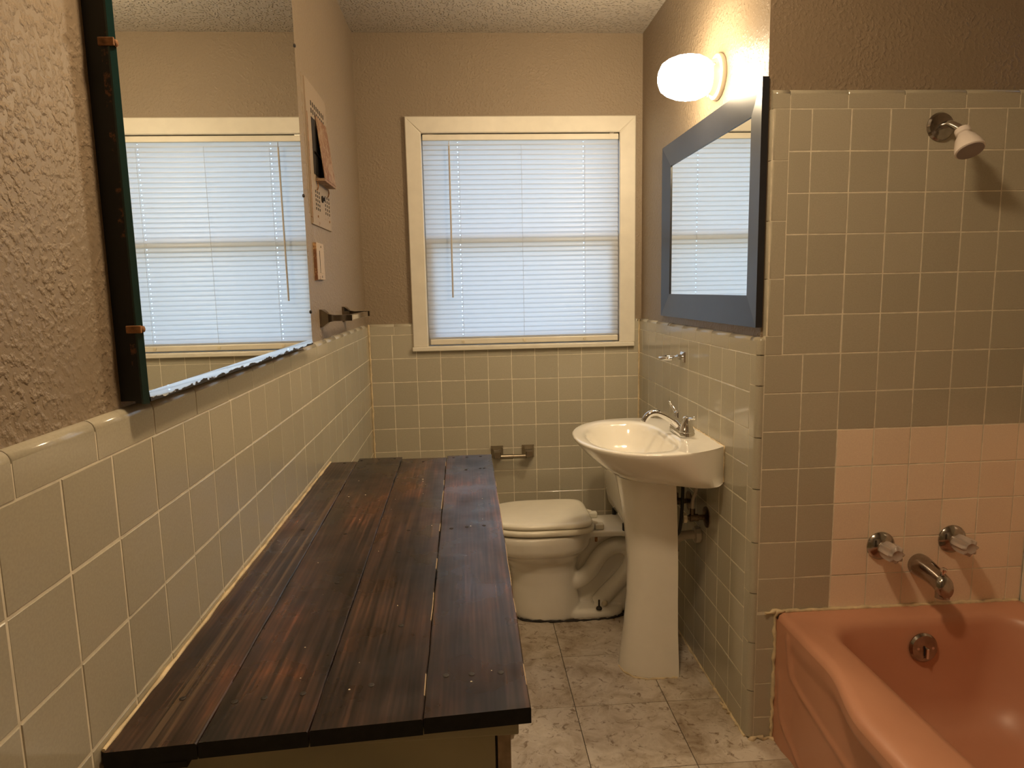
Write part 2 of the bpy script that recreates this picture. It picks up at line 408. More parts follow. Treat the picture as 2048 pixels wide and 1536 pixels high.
# back wall with the window opening
WX0, WX1, WZ0, WZ1 = 0.268, 1.164, 1.105, 2.052
mb = MB()
for x0, x1, z0, z1 in ((-TH, WX0, 0, ZC), (WX1, W+0.15, 0, ZC), (WX0, WX1, 0, WZ0), (WX0, WX1, WZ1, ZC)):
    mb.box(x0, x1, TH, 0.15, z0, z1)
wb = struct(mb.build('wall_back', 'wall_paint'))
mb = MB(); mb.box(0, W, 0.0007, TH, 0, 1.086); mb.box(0, 0.203, 0.0007, TH, 1.086, L0+0.036); mb.box(1.232, W, 0.0007, TH, 1.086, L0+0.036)
mb.build('grout', 'grout', wb)
fr = frame((0,0,0), (1,0,0), (0,0,1))
cs = [0.006] + [0.1058+k*P for k in range(11)] + [W-0.005]
for a, b in zip(cs, cs[1:]):
    for r in range(11):
        z0, z1 = ZROWS[r+1], ZROWS[r]
        if r == 0 and b > 0.23 and a < 1.2: z1 = 1.092
        if r == 0 and a > 0.15 and a < 0.25: b2 = b
        put_tile(wb, fr, a, b, z0, z1)
put_trim(wb, fr, 0.006, 0.118, L0); put_trim(wb, fr, 0.118, 0.2025, L0); put_trim(wb, fr, 1.233, W-0.005, L0)

# vanity (right) wall and its outside corner
wr = struct(MB().box(W+TH, W+0.15, YT+0.13, 0.012, 0, ZC).build('wall_right', 'wall_paint'))
MB().box(W+0.0007, W+TH, YT+0.012, -0.0005, 0, L0+0.036).build('grout', 'grout', wr)
fr = frame((W,0,0), (0,-1,0), (0,0,1))
cs = [0.005, 0.0565, 0.166] + [0.2754+k*P for k in range(10)]
for a, b in zip(cs, cs[1:]):
    for r in range(11): put_tile(wr, fr, a, b, ZROWS[r+1], ZROWS[r])
ts = [0.005, 0.128, 0.2815, 0.446, 0.482, 0.639, 0.791, 0.943, 1.098, 1.253, 1.294]
for a, b in zip(ts, ts[1:]): put_trim(wr, fr, a, b, L0)
def corner_mesh(ln):
    r = 0.016; n = 8; g = 0.0013
    pr = [(W, -1.2625)] + [(W+r-r*math.cos(a), YT+r-r*math.sin(a)) for a in [i*PI/2/n for i in range(n+1)]] + [(W+0.0195, YT)]
    mb = MB(); rings = [[(x, y, z) for x, y in pr+[(W+0.0195, YT+0.03), (W+0.010, -1.2625)]] for z in (g, ln-g)]
    mb.loft(rings); return mb
o0 = None; cz = [0.004, 0.155, 0.308, 0.462, 0.617, 0.777, 0.928, 1.077, 1.1635]
for a, b in zip(cz, cz[1:]):
    o = corner_mesh(b-a).build('corner_tile', 'tile_grey', wr, smooth=True); o.location.z = a
mb = MB(); r = 0.016
pr = [(W, -1.2955)] + [(W+r-r*math.cos(a), YT+r-r*math.sin(a)) for a in [i*PI/16 for i in range(9)]] + [(W+0.0195, YT)]
rings = []
for k in range(7):
    a = k*PI/2/6; s = 0.010*(1-math.cos(a))
    rings.append([(x+s, y+s, L0+0.0012+(0.036 if k else 0.036)+0.012*math.sin(a)) for x, y in pr+[(W+0.0195, YT+0.03), (W+0.012, -1.2955)]])
rings.insert(0, [(x, y, L0+0.0012) for x, y in pr+[(W+0.0195, YT+0.03), (W+0.012, -1.2955)]])
mb.loft(rings).build('corner_cap', 'tile_grey', wr, smooth=True)

# tub (plumbing) wall
wt = struct(MB().box(W+TH, XA+0.15, YT+TH, YT+0.13, 0, ZC).build('wall_tub', 'wall_paint'))
mb = MB(); mb.box(W+0.019, XA, YT+0.0007, YT+TH, 0, 1.217); mb.box(1.279, XA, YT+0.0007, YT+TH, 1.217, 1.855); mb.build('grout', 'grout', wt)
fr = frame((0,YT,0), (1,0,0), (0,0,1))
T0 = L0+6*P
cs = [1.2766+k*P for k in range(8)] + [XA-0.003]
for k in range(6):                                    # rows above the vanity trim line
    z1, z0 = T0-k*P, T0-(k+1)*P
    cc = ([1.3255, 1.386] if k < 5 else [1.3255]) + cs[2:]
    for a, b in zip(cc, cc[1:]): put_tile(wt, fr, a, b, z0, z1)
PZ = 0.947
for k in range(11):
    z1, z0 = ZROWS[k], ZROWS[k+1]
    for i, (a, b) in enumerate(zip(cs, cs[1:])):
        if z1 < 0.41:
            if i == 0: put_tile(wt, fr, a, 1.333, z0, z1)
            continue
        peach = i >= 2 and k >= 2
        put_tile(wt, fr, a, b, max(z0, 0.404) if z0 > 0.39 else z0, z1, 'tile_peach' if peach else 'tile_grey')
for a, b in zip([1.325, 1.485, 1.642, 1.815, 1.968], [1.485, 1.642, 1.815, 1.968, XA-0.003]): put_trim(wt, fr, a, b, T0)
put_trim(wt, fr, 1.2775, 1.325, T0)
frv = frame((1.3245, YT, 0), (0,0,1), (-1,0,0))
for a, b in zip([1.2165, 1.373, 1.529, 1.688], [1.373, 1.529, 1.688, T0]): put_trim(wt, frv, a, b, 0.0)
put_tile(wt, fr, 1.2775, 1.3255, L0+0.0, 1.2165)
# alcove side wall beside the tub
wa = struct(MB().box(XA+TH, XA+0.15, YF-0.1, YT, 0, ZC).build('wall_alcove', 'wall_paint'))
MB().box(XA+0.0007, XA+TH, -2.84, YT, 0.39, 1.855).build('grout', 'grout', wa)
fr = frame((XA,0,0), (0,-1,0), (0,0,1))
for i in range(14):
    a = -YT+0.003+i*P; b = a+P
    for k in range(13): put_tile(wa, fr, a, min(b, 2.84), max(T0-(k+1)*P, 0.404), T0-k*P, 'tile_peach' if k >= 8 else 'tile_grey')
for i in range(10): put_trim(wa, fr, -YT+0.003+i*0.1533, -YT+0.003+(i+1)*0.1533, T0)
# wall behind the camera with an open doorway to the unlit hall
mb = MB(); mb.box(-0.15, 0.22, YF-0.1, YF, 0, ZC); mb.box(1.02, 2.25, YF-0.1, YF, 0, ZC); mb.box(0.22, 1.02, YF-0.1, YF, 2.04, ZC)
wf = struct(mb.build('wall_front', 'wall_paint'))
mb = MB(); mb.box(0.15, 0.225, YF, YF+0.018, 0.001, 2.035); mb.box(1.015, 1.09, YF, YF+0.018, 0.001, 2.035); mb.box(0.15, 1.09, YF, YF+0.018, 2.035, 2.11)
mb.box(0.22, 0.238, YF-0.1, YF, 0.001, 2.035); mb.box(1.002, 1.02, YF-0.1, YF, 0.001, 2.035); mb.box(0.22, 1.02, YF-0.1, YF, 2.022, 2.04)
struct(mb.build('trim_1', 'door_white'))
mb = MB(); ya, yb = YF-0.1, YF-1.3
mb.box(-0.9, 2.3, yb-0.1, yb, 0, ZC); mb.box(-1.0, -0.9, yb, ya, 0, ZC); mb.box(2.25, 2.35, yb, ya, 0, ZC); mb.box(-0.9, 2.3, yb, ya, ZC, ZC+0.1); mb.box(-0.9, -0.15, ya, ya+0.05, 0, ZC)
struct(mb.build('wall_hall', 'wall_paint'))

# caulk beads: corner seams, floor edge, tub edge
def bead(pts, r, parent, name='caulk', jit=0.3, n=7, step=0.012, mat='caulk'):
    off = origin_of(parent); pts = [Vector(p)-off for p in pts]
    path = []
    for a, b in zip(pts, pts[1:]):
        a, b = Vector(a), Vector(b); k = max(2, int((b-a).length/step))
        path += [a.lerp(b, i/k) for i in range(k)]
    path.append(Vector(pts[-1]))
    rr = [r*(1+random.uniform(-jit, jit)) for _ in path]
    path = [p+Vector([random.uniform(-1, 1)*r*jit for _ in range(3)]) for p in path]
    return MB().tube(path, rr, n).build(name, mat, parent, smooth=True, angle=80)
bead([(0.0035, -0.0035, 0.01), (0.0035, -0.0035, 1.212)], 0.0045, wb)
bead([(W-0.0025, -0.0025, 0.01), (W-0.0025, -0.0025, 1.21)], 0.0035, wb)
bead([(W-0.001, -0.005, 0.001), (W-0.001, YT+0.01, 0.001)], 0.0045, fl, jit=0.5)
bead([(W+0.002, YT-0.004, 0.002), (1.335, YT-0.006, 0.002)], 0.008, wt, jit=0.7)
bead([(1.3315, YT-0.003, 0.0), (1.3315, YT-0.003, 0.39), (1.337, YT-0.003, 0.405), (1.36, YT-0.003, 0.406)], 0.0055, wt, jit=0.35)
bead([(1.36, YT-0.004, 0.405), (2.08, YT-0.004, 0.403)], 0.006, wt, jit=0.25)
bead([(1.30, YT-0.002, 0.402), (1.375, YT-0.003, 0.409)], 0.005, wt, jit=0.7)
bead([(W-0.012, -1.13, 0.002), (W-0.004, -1.19, 0.002)], 0.007, fl, jit=0.6)

# ------------------------------------------------------------------ window
win = struct(MB().box(WX0-0.012, WX0, 0.0, 0.15, WZ0, WZ1).build('window_1', 'trim_white'))
mb = MB(); mb.box(WX1, WX1+0.012, 0.0, 0.15, WZ0, WZ1); mb.box(WX0-0.012, WX1+0.012, 0.0, 0.15, WZ1, WZ1+0.012); mb.box(WX0-0.012, WX1+0.012, 0.002, 0.15, WZ0-0.012, WZ0+0.003)
mb.build('jamb', 'trim_white', win)
def mitre(name, pts, y0, y1):      # casing board from a quad outline in x,z
    mb = MB(); ins = 0.004
    cx = sum(p[0] for p in pts)/4; cz = sum(p[1] for p in pts)/4
    def shr(p, k): return (p[0]+(cx-p[0])*k[0], p[1]+(cz-p[1])*k[1])
    wx = max(p[0] for p in pts)-min(p[0] for p in pts); wz = max(p[1] for p in pts)-min(p[1] for p in pts)
    k = (2*ins/wx, 2*ins/wz)
    mb.loft([[(p[0], y0, p[1]) for p in pts], [(p[0], y1+0.004, p[1]) for p in pts], [(shr(p, k)[0], y1, shr(p, k)[1]) for p in pts]])
    return mb.build(name, 'trim_white', win)
OX0, OX1, OZ1, ZS = 0.202, 1.234, 2.121, 1.104
IX0, IX1, IZ1 = 0.272, 1.160, 2.050
mitre('casing', [(OX0, ZS), (IX0, ZS), (IX0, IZ1), (OX0, OZ1)], TH, -0.010)
mitre('casing', [(IX1, ZS), (OX1, ZS), (OX1, OZ1), (IX1, IZ1)], TH, -0.010)
mitre('casing', [(OX0, OZ1), (IX0, IZ1), (IX1, IZ1), (OX1, OZ1)], TH, -0.010)
MB().box(OX0-0.003, OX1-0.006, -0.022, 0.03, 1.087, 1.106, bev=0.003).build('stool', 'trim_white', win)
# sashes: lower one nearer the room
def sash(x0, x1, z0, z1, y, st, rt, rb, d=0.022):
    o = MB().box(x0, x0+st, y, y+d, z0, z1).box(x1-st, x1, y, y+d, z0, z1).box(x0+st, x1-st, y, y+d, z1-rt, z1).box(x0+st, x1-st, y, y+d, z0, z0+rb).build('sash', 'trim_white', win)
    MB().box(x0+st-0.004, x1-st+0.004, y+d*0.5, y+d*0.5+0.003, z0+rb-0.004, z1-rt+0.004).build('pane', 'window_glass', o)
sash(WX0+0.002, WX1-0.002, WZ0+0.004, 1.605, 0.032, 0.040, 0.030, 0.045)
sash(WX0+0.002, WX1-0.002, 1.575, WZ1-0.002, 0.056, 0.014, 0.022, 0.030)

# outside: ground, and an unseen overhang added to dim the upper blind
struct(MB().box(-8, 9, 0.16, 14, -0.6, -0.5).build('ground', 'outside_ground'))
struct(MB().box(-2, 4, 0.16, 0.62, 2.42, 2.50).build('added_eave', 'added_eave_paint'))

# ------------------------------------------------------------------ blind
bl = thing('window_blind', 'closed white vinyl mini blind hanging in the window', 'blind', (0.716, 0.012, 1.115))
BX0, BX1 = 0.277, 1.157
mb = MB().box(BX0, BX1, 0.0, 0.026, 2.020, 2.046, bev=0.003)
part(mb, 'head_rail', 'trim_white', bl)
HX = (0.432, 0.997)
def slat_mesh():
    xs = [BX0]
    for h in HX: xs += [h-0.002, h+0.002]
    xs.append(BX1); w = 0.0272; n = 6; tilt = math.radians(77); R = 0.035
    prof = []
    for i in range(n+1):
        s = (i/n-0.5)*w; bow = (s*s-(w/2)**2)/(2*R)      # crowned slat
        prof.append((s*math.cos(tilt)-bow*math.sin(tilt)*-1, s*math.sin(tilt)+bow*math.cos(tilt)))
    vs = [(x-0.716, y, z) for x in xs for y, z in prof]; fs = []
    for i in range(len(xs)-1):
        for j in range(n):
            if i in (1, 3) and j == 3: continue
            a = i*(n+1)+j; fs.append((a, a+1, a+n+2, a+n+1))
    me = bpy.data.meshes.new('slat'); me.from_pydata(vs, [], fs); me.materials.append(MATS['slat_vinyl'])
    me.polygons.foreach_set('use_smooth', [True]*len(me.polygons)); return me
SL = slat_mesh(); pitch = 0.02135; z = 2.012
while z > 1.149:
    o = link('slat', SL, bl); o.location = (0, random.uniform(-0.0004, 0.0004), z-1.115)
    o.rotation_euler = (random.uniform(-0.010, 0.010), random.uniform(-0.0003, 0.0003), 0); z -= pitch
mb = MB().box(BX0+0.004, BX1-0.002, -0.002, 0.022, 1.114, 1.140, bev=0.005); part(mb, 'bottom_rail', 'trim_white', bl)
part(MB().box(BX0+0.003, BX1-0.002, 0.001, 0.018, 1.141, 1.1475, bev=0.001), 'slat_stack', 'slat_vinyl', bl)
for x in HX: part(MB().tube([(x+0.004, -0.004, 2.0), (x+0.004, -0.004, 1.14)], 0.0007, 6), 'ladder_cord', 'slat_vinyl', bl)
part(MB().tube([(0.715, -0.004, 2.0), (0.715, -0.004, 1.14)], 0.0008, 6), 'ladder_cord', 'slat_vinyl', bl)
for x in (HX[0], 0.715, HX[1]): part(MB().lathe([(0, 0.008), (0.003, 0.008), (0.004, 0.004)], (x, -0.002, 1.127), (0,-1,0), 10), 'button', 'plastic_cream', bl)
wd = part(MB().tube([(0.394, -0.014, 1.993), (0.391, -0.014, 1.329)], 0.0038, 6), 'wand', 'wand_backlit', bl)
part(MB().tube(catmull([(0.394, -0.002, 2.015), (0.394, -0.014, 2.012), (0.394, -0.014, 1.990)], 4), 0.0014, 6), 'wand_hook', 'chrome', bl)
part(MB().box(0.30, 0.325, 0.002, 0.02, 2.046, 2.0495), 'bracket', 'chrome_worn', bl); part(MB().box(1.115, 1.135, 0.0, 0.02, 2.046, 2.0495), 'bracket', 'chrome_worn', bl)

# ------------------------------------------------------------------ big mirror door on the left wall
mc = thing('wall_mirror', 'large unframed mirror with rusty edges on the left wall', 'mirror', (-TH, -1.73, 1.2175))
MY0, MY1, MZ0, MZ1, MX = -2.222, -1.238, 1.2185, 2.125, 0.024
part(MB().box(-TH, 0.008, MY0+0.004, MY1-0.004, MZ0+0.004, MZ1-0.004), 'box', 'black_metal', mc)
part(MB().box(0.008, 0.0165, MY0+0.001, MY1-0.001, MZ0+0.001, MZ1-0.001), 'door_edge', 'rust_edge', mc)
mb = MB(); z0, y0 = MZ0+0.017, MY0+0.007
mb.add([(MX, y0, z0), (MX, MY1, z0), (MX, MY1, MZ1), (MX, y0, MZ1)], [(0,1,2,3)])
mb.add([(0.017, MY0, MZ0), (0.017, MY1, MZ0), (0.017, MY1, MZ1), (0.017, MY0, MZ1)], [(3,2,1,0)])
mb.add([(MX, MY1, z0), (0.017, MY1, z0), (0.017, MY1, MZ1), (MX, MY1, MZ1)], [(0,1,2,3)])
mb.add([(MX, y0, MZ1), (MX, MY1, MZ1), (0.017, MY1, MZ1), (0.017, y0, MZ1)], [(0,1,2,3)])
part(mb, 'mirror_glass', 'silvering', mc)
part(MB().add([(MX+0.0016, y0, MZ0+0.003), (MX+0.0016, MY1, MZ0+0.003), (MX, MY1, z0), (MX, y0, z0)], [(0,1,2,3)]).add([(MX+0.0016, y0, MZ0+0.003), (0.017, y0, MZ0), (0.017, MY1, MZ0), (MX+0.0016, MY1, MZ0+0.003)], [(0,1,2,3)]), 'bevel', 'worn_silver', mc)
part(MB().loft([[(MX, y0, z), (0.019, MY0, z), (0.0165, MY0, z), (0.0165, y0, z)] for z in (MZ0, MZ1)]), 'glass_side', 'glass_edge', mc)
for zz in (1.318, 1.674):
    part(MB().box(0.006, 0.0255, MY0-0.0025, MY0+0.001, zz-0.005, zz+0.005, bev=0.001).lathe([(0, 0.0045), (0.002, 0.004), (0.003, 0.002)], (0.024, MY0+0.005, zz), (1,0,0), 12), 'clip', 'rust', mc)
for zz in (1.31, 1.62, 2.0):
    part(MB().lathe([(0, 0.005), (0.002, 0.004), (0.003, 0.001)], (0.0245, MY1+0.001, zz), (1,0,0.01), 10), 'mirror_clip', 'nail', mc)

# ------------------------------------------------------------------ heater panel on the left wall
ht = thing('wall_heater', 'painted over recessed wall heater with rusty tilted flap', 'heater', (-TH, -0.86, 1.57))
HY0, HY1 = -0.992, -0.700
part(MB().box(-TH, 0.0, HY0, HY1, 1.57, 2.0, bev=0.002), 'panel', 'heater_paint', ht)
part(MB().box(-TH+0.002, 0.0012, -0.938, -0.735, 1.727, 1.897), 'opening', 'dark_hole', ht)
part(MB().box(0.0005, 0.003, -0.900, -0.897, 1.727, 1.897).box(0.0005, 0.003, -0.93, -0.75, 1.79, 1.797), 'element_bar', 'chrome_worn', ht)
part(MB().box(0.0, 0.0008, HY0+0.001, HY0+0.004, 1.575, 1.90), 'rust_streak', 'rust', ht)
# flap: hinged at the top, leaning out at the bottom
mb = MB()
mb.add([(0.002, -0.878, 1.915), (0.002, -0.714, 1.915), (0.030, -0.740, 1.716), (0.030, -0.920, 1.716),
        (0.0, -0.878, 1.913), (0.0, -0.714, 1.913), (0.028, -0.740, 1.716), (0.028, -0.920, 1.716)],
       [(0,1,2,3), (4,7,6,5), (0,4,5,1), (1,5,6,2), (3,2,6,7), (0,3,7,4)])
fp = part(mb, 'flap', 'heater_flap', ht)
part(MB().box(0.001, 0.029, -0.920, -0.740, 1.708, 1.716), 'flap_lip', 'heater_flap', fp)
for y in (-0.915, -0.748): part(MB().tube(catmull([(0.004, y, 1.706), (0.006, y, 1.694), (0.004, y, 1.684), (0.001, y, 1.68)], 4), 0.002, 6), 'hook', 'rust', ht)
mb = MB()
def slots(y0, y1, n, z0, z1, m, w=0.008, h=0.009):
    for i in range(n):
        for j in range(m):
            y = y0+(y1-y0)*i/max(1, n-1); zz = z0+(z1-z0)*j/max(1, m-1); mb.box(-0.003, 0.0008, y-w/2, y+w/2, zz-h/2, zz+h/2)
slots(-0.930, -0.750, 8, 1.916, 1.938, 2, 0.010, 0.014); slots(-0.931, -0.880, 3, 1.623, 1.675, 5, 0.009, 0.008); slots(-0.788, -0.728, 3, 1.623, 1.675, 5, 0.009, 0.008)
ht.location.x -= 0.0
q = part(mb, 'vent_slots', 'dark_hole', ht); q['kind'] = 'stuff'
part(MB().lathe([(0, 0.011), (0.004, 0.011), (0.005, 0.006), (0.010, 0.006)], (0.0, -0.839, 1.662), (1,0,0), 12), 'knob', 'nail', ht, smooth=True)
for y in (-0.915, -0.735): part(MB().lathe([(0, 0.004), (0.002, 0.003)], (0.0, y, 1.60), (1,0,0), 8), 'screw', 'rust', ht)
ht.location.x -= 0.007
bead([(-TH, -1.012, 1.60), (-TH, -1.018, 1.80), (-TH, -1.022, 2.0)], 0.0018, wl, 'paint_ridge', 0.4, mat='wall_paint')

# ------------------------------------------------------------------ light switch and towel bar
sw = thing('light_switch', 'cream wall switch plate with rusty side below the heater', 'switch', (-TH, -0.92, 1.40))
part(MB().box(-TH, 0.0015, -0.986, -0.8785, 1.402, 1.516, bev=0.002), 'plate', 'switch_paint', sw)
part(MB().box(-TH, 0.001, -0.992, -0.985, 1.400, 1.514), 'rusty_side', 'switch_rust', sw)
part(MB().box(0.001, 0.0026, -0.945, -0.905, 1.423, 1.492, bev=0.0006), 'rocker', 'switch_paint', sw)
part(MB().box(0.0012, 0.0021, -0.949, -0.945, 1.423, 1.492), 'rocker_gap', 'dark_hole', sw)
for zz in (1.412, 1.505): part(MB().lathe([(0, 0.0035), (0.0014, 0.003)], (0.0015, -0.925, zz), (1,0,0), 8), 'screw', 'brass_dull', sw)
sw.location.x -= 0.004
tb = thing('towel_bar', 'short chrome towel bar with two square posts above the left wall tiles', 'towel bar', (-TH, -0.73, 1.28))
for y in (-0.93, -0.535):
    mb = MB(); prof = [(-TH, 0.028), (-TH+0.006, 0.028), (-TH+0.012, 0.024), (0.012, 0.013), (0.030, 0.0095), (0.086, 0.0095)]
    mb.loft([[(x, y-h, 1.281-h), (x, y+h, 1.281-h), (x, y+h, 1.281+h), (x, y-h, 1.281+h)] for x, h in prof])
    part(mb, 'post', 'chrome_dark_reflect', tb, smooth=True, angle=25)
part(MB().box(0.069, 0.083, -0.928, -0.537, 1.2725, 1.2895, bev=0.0015), 'bar', 'chrome', tb)

# ------------------------------------------------------------------ framed mirror on the vanity wall
fm = thing('framed_mirror', 'wide mirror in a black wooden frame below the lamp', 'mirror', (W+TH, -0.84, 1.24))
FY0, FY1, FZ0, FZ1 = -0.376, -1.304, 1.241, 1.904
IY0, IY1, JZ0, JZ1 = -0.462, -1.217, 1.329, 1.822
xo, xi, xb = 1.249, 1.2575, W+TH-0.0005
def rail(a, b, c, d):        # outer a-b, inner d-c (y,z)
    mb = MB(); q = [a, b, c, d]
    front = [(xo, *a), (xo, *b), (xi, *c), (xi, *d)]; back = [(xb, *p) for p in q]
    mb.loft([back, front]); part(mb, 'frame_rail', 'frame_black', fm)
rail((FY0, FZ1), (FY1, FZ1), (IY1, JZ1), (IY0, JZ1)); rail((FY0, FZ0), (FY1, FZ0), (IY1, JZ0), (IY0, JZ0))
rail((FY0, FZ1), (FY0, FZ0), (IY0, JZ0), (IY0, JZ1)); rail((FY1, FZ1), (FY1, FZ0), (IY1, JZ0), (IY1, JZ1))
part(MB().box(1.2615, xb, IY1-0.004, IY0+0.004, JZ0-0.004, JZ1+0.004), 'mirror_glass', 'silvering', fm)

# ------------------------------------------------------------------ wall lamp
la = thing('wall_lamp', 'lit white glass globe lamp on the wall above the black framed mirror', 'lamp', (W+TH, -0.93, 2.012))
part(MB().lathe([(0, 0.069), (0.006, 0.070), (0.013, 0.067), (0.016, 0.055), (0.026, 0.050), (0.034, 0.049)], (W+TH, -0.93, 2.012), (-1,0,0), 40), 'base', 'globe_base', la, smooth=True)
part(MB().lathe([(0.028, 0.046), (0.036, 0.050), (0.046, 0.057), (0.070, 0.0665), (0.10, 0.0690), (0.130, 0.066), (0.160, 0.056), (0.180, 0.043), (0.190, 0.024), (0.193, 0.004)], (W+TH, -0.93, 2.012), (-1,0,-0.02), 40), 'globe', 'globe_glow', la, smooth=True)
for a in (0.6, 2.7, 4.8): part(MB().lathe([(0, 0.003), (0.010, 0.003)], (W+TH-0.032, -0.93+0.049*math.cos(a), 2.012+0.049*math.sin(a)), (0, math.cos(a), math.sin(a)), 8), 'thumb_screw', 'chrome', la)
# ceiling lamp over the middle of the room (out of view; its shadows fall across the tub wall)
cl = thing('ceiling_lamp', 'round frosted ceiling lamp near the door side of the room', 'lamp', (0.62, -2.12, ZC))
part(MB().lathe([(0, 0.11), (0.02, 0.11), (0.025, 0.10)], (0.62, -2.12, ZC), (0,0,-1), 32), 'base', 'globe_base', cl, smooth=True)
part(MB().lathe([(0.02, 0.095), (0.04, 0.094), (0.07, 0.078), (0.09, 0.045), (0.096, 0.004)], (0.62, -2.12, ZC), (0,0,-1), 32), 'dome', 'dome_glow', cl, smooth=True)

# ------------------------------------------------------------------ tumbler ring, paper holder
tr = thing('tumbler_ring', 'small chrome tumbler ring on the tiles above the sink', 'holder', (W, -0.66, 1.095))
mb = MB(); mb.loft([[(x, -0.66-a, 1.097-a), (x, -0.66+a, 1.097-a), (x, -0.66+a, 1.097+a), (x, -0.66-a, 1.097+a)] for x, a in ((W, 0.020), (W-0.006, 0.019), (W-0.012, 0.010), (W-0.026, 0.009))])
part(mb, 'mount', 'chrome', tr, smooth=True, angle=25)
part(MB().tube([(W-0.055+0.034*math.cos(a), -0.66+0.034*math.sin(a), 1.095) for a in [i*2*PI/32 for i in range(33)]], 0.0068, 10), 'ring', 'chrome', tr, smooth=True)
ph = thing('paper_holder', 'brushed nickel toilet paper holder on the back wall tiles', 'paper holder', (0.648, 0, 0.60))
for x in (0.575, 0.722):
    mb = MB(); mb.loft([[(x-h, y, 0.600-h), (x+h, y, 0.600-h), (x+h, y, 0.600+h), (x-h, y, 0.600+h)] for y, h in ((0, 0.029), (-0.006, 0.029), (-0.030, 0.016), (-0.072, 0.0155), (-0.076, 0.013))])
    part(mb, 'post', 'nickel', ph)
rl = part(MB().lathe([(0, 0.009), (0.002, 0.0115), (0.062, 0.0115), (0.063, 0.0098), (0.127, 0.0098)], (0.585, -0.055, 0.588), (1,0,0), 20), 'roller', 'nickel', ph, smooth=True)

# ------------------------------------------------------------------ plank counter on a painted cabinet
ct = thing('plank_counter', 'long painted cabinet with a dark stained plank top along the left wall', 'counter', (0.26, -1.66, 0))
CZ = 0.825
part(MB().box(0.003, 0.472, -2.312, -0.985, 0.0, 0.800), 'cabinet_body', 'cabinet_paint', ct)
part(MB().box(0.003, 0.503, -2.328, -0.985, 0.782, 0.8035, bev=0.002), 'top_moulding', 'cabinet_paint', ct)
for y0, y1 in ((-2.300, -1.866), (-1.862, -1.428), (-1.424, -0.99)):
    d = part(MB().box(0.475, 0.492, y0, y1, 0.03, 0.775, bev=0.002), 'cabinet_door', 'cabinet_paint', ct)
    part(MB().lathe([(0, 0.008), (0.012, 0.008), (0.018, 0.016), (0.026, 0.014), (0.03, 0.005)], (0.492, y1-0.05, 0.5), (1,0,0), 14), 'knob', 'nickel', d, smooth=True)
part(MB().box(0.4725, 0.4745, -2.311, -2.300, 0.0, 0.781), 'door_gap', 'dark_hole', ct)
part(MB().box(0.4752, 0.493, -2.313, -2.3005, 0.0, 0.781, bev=0.001), 'stile', 'raw_wood', ct)
planks = [((0.004, 0.110), (0.004, 0.087), -2.374, -0.996, 0.0215), ((0.1106, 0.2400), (0.0880, 0.2265), -2.366, -0.957, 0.019),
          ((0.2415, 0.3800), (0.2282, 0.3722), -2.357, -0.985, 0.019), ((0.3812, 0.519), (0.3733, 0.519), -2.346, -0.967, 0.019)]
nailspots = [[(0.055, -2.27), (0.062, -1.62), (0.05, -1.01)], [(0.128, -2.285), (0.165, -2.28), (0.215, -2.275), (0.165, -1.66), (0.10, -0.985), (0.155, -0.978), (0.205, -0.975), (0.195, -1.92)],
             [(0.305, -2.265), (0.33, -2.10), (0.305, -1.655), (0.30, -1.03), (0.295, -1.78)],
             [(0.407, -2.252), (0.443, -2.252), (0.484, -2.252), (0.402, -1.655), (0.437, -1.650), (0.476, -1.645), (0.395, -0.995), (0.438, -0.993), (0.482, -0.990), (0.435, -1.15), (0.49, -1.14), (0.478, -1.14)]]
NM = MB().lathe([(-0.003, 0.0046), (0.0005, 0.0046), (0.0011, 0.0028)], (0,0,0), (0,0,1), 8)
nm0 = None
for i, ((n0, n1), (f0, f1), ya, yb, th) in enumerate(planks):
    mb = MB(); z1 = CZ+random.uniform(-0.0006, 0.0006); z0 = 0.8036 if i else 0.8036
    K = 26; c = 0.0016
    wob = [[random.uniform(-0.0007, 0.0007) for _ in range(K+1)] for _ in range(2)]
    rings = []
    for k in range(K+1):
        t = k/K; y = ya+(yb-ya)*t; sl = 0.069*(1-t); x0 = n0+(f0-n0)*t+wob[0][k]; x1 = n1+(f1-n1)*t+wob[1][k]
        ring = [(x0, y, z0), (x1, y, z0), (x1, y, z1-c), (x1-c, y, z1), (x0+c, y, z1), (x0, y, z1-c)]
        rings.append([(px, py+(px-n0)*sl, pz) for px, py, pz in ring])
    mb.loft(rings)
    for j in range(len(mb.f)):
        if len(mb.f[j]) > 4: mb.m[j] = 1
        elif j % 6 == 2 and i in (2, 3) and random.random() < 0.42: mb.m[j] = 2
    pl = part(mb, 'plank', ['streaky_wood' if i == 0 else 'stained_wood', 'burnt_end', 'raw_wood'], ct)
    for x, y in nailspots[i]:
        if nm0 is None: nm0 = NM.build('nail', 'nail', pl).data; o = bpy.data.objects[-1] if False else pl.children[0]
        else: o = link('nail', nm0, pl)
        o.location = Vector((x, y, z1))-origin_of(pl)
    mb = MB(); rs = random.Random(40+i)
    for _ in range((3, 9, 12, 6)[i]):
        t = rs.uniform(0.03, 0.95); x = (n0+(f0-n0)*t)+rs.uniform(0.1, 0.9)*(n1-n0); y = ya+(yb-ya)*t+0.01; q = rs.uniform(0.0009, 0.0022); a = rs.uniform(0.6, 1.6)
        mb.loft([[(x+q*a*math.cos(k*PI/3), y+q*math.sin(k*PI/3), z1-0.0005) for k in range(6)], [(x+q*0.7*a*math.cos(k*PI/3), y+q*0.7*math.sin(k*PI/3), z1+0.0004) for k in range(6)]])
    q = part(mb, 'paint_flecks', 'plastic_cream', pl); q['kind'] = 'stuff'
    if i == 0: part(MB().box(0.006, 0.098, -2.370, -2.345, 0.796, 0.8034), 'end_batten', 'burnt_end', ct)
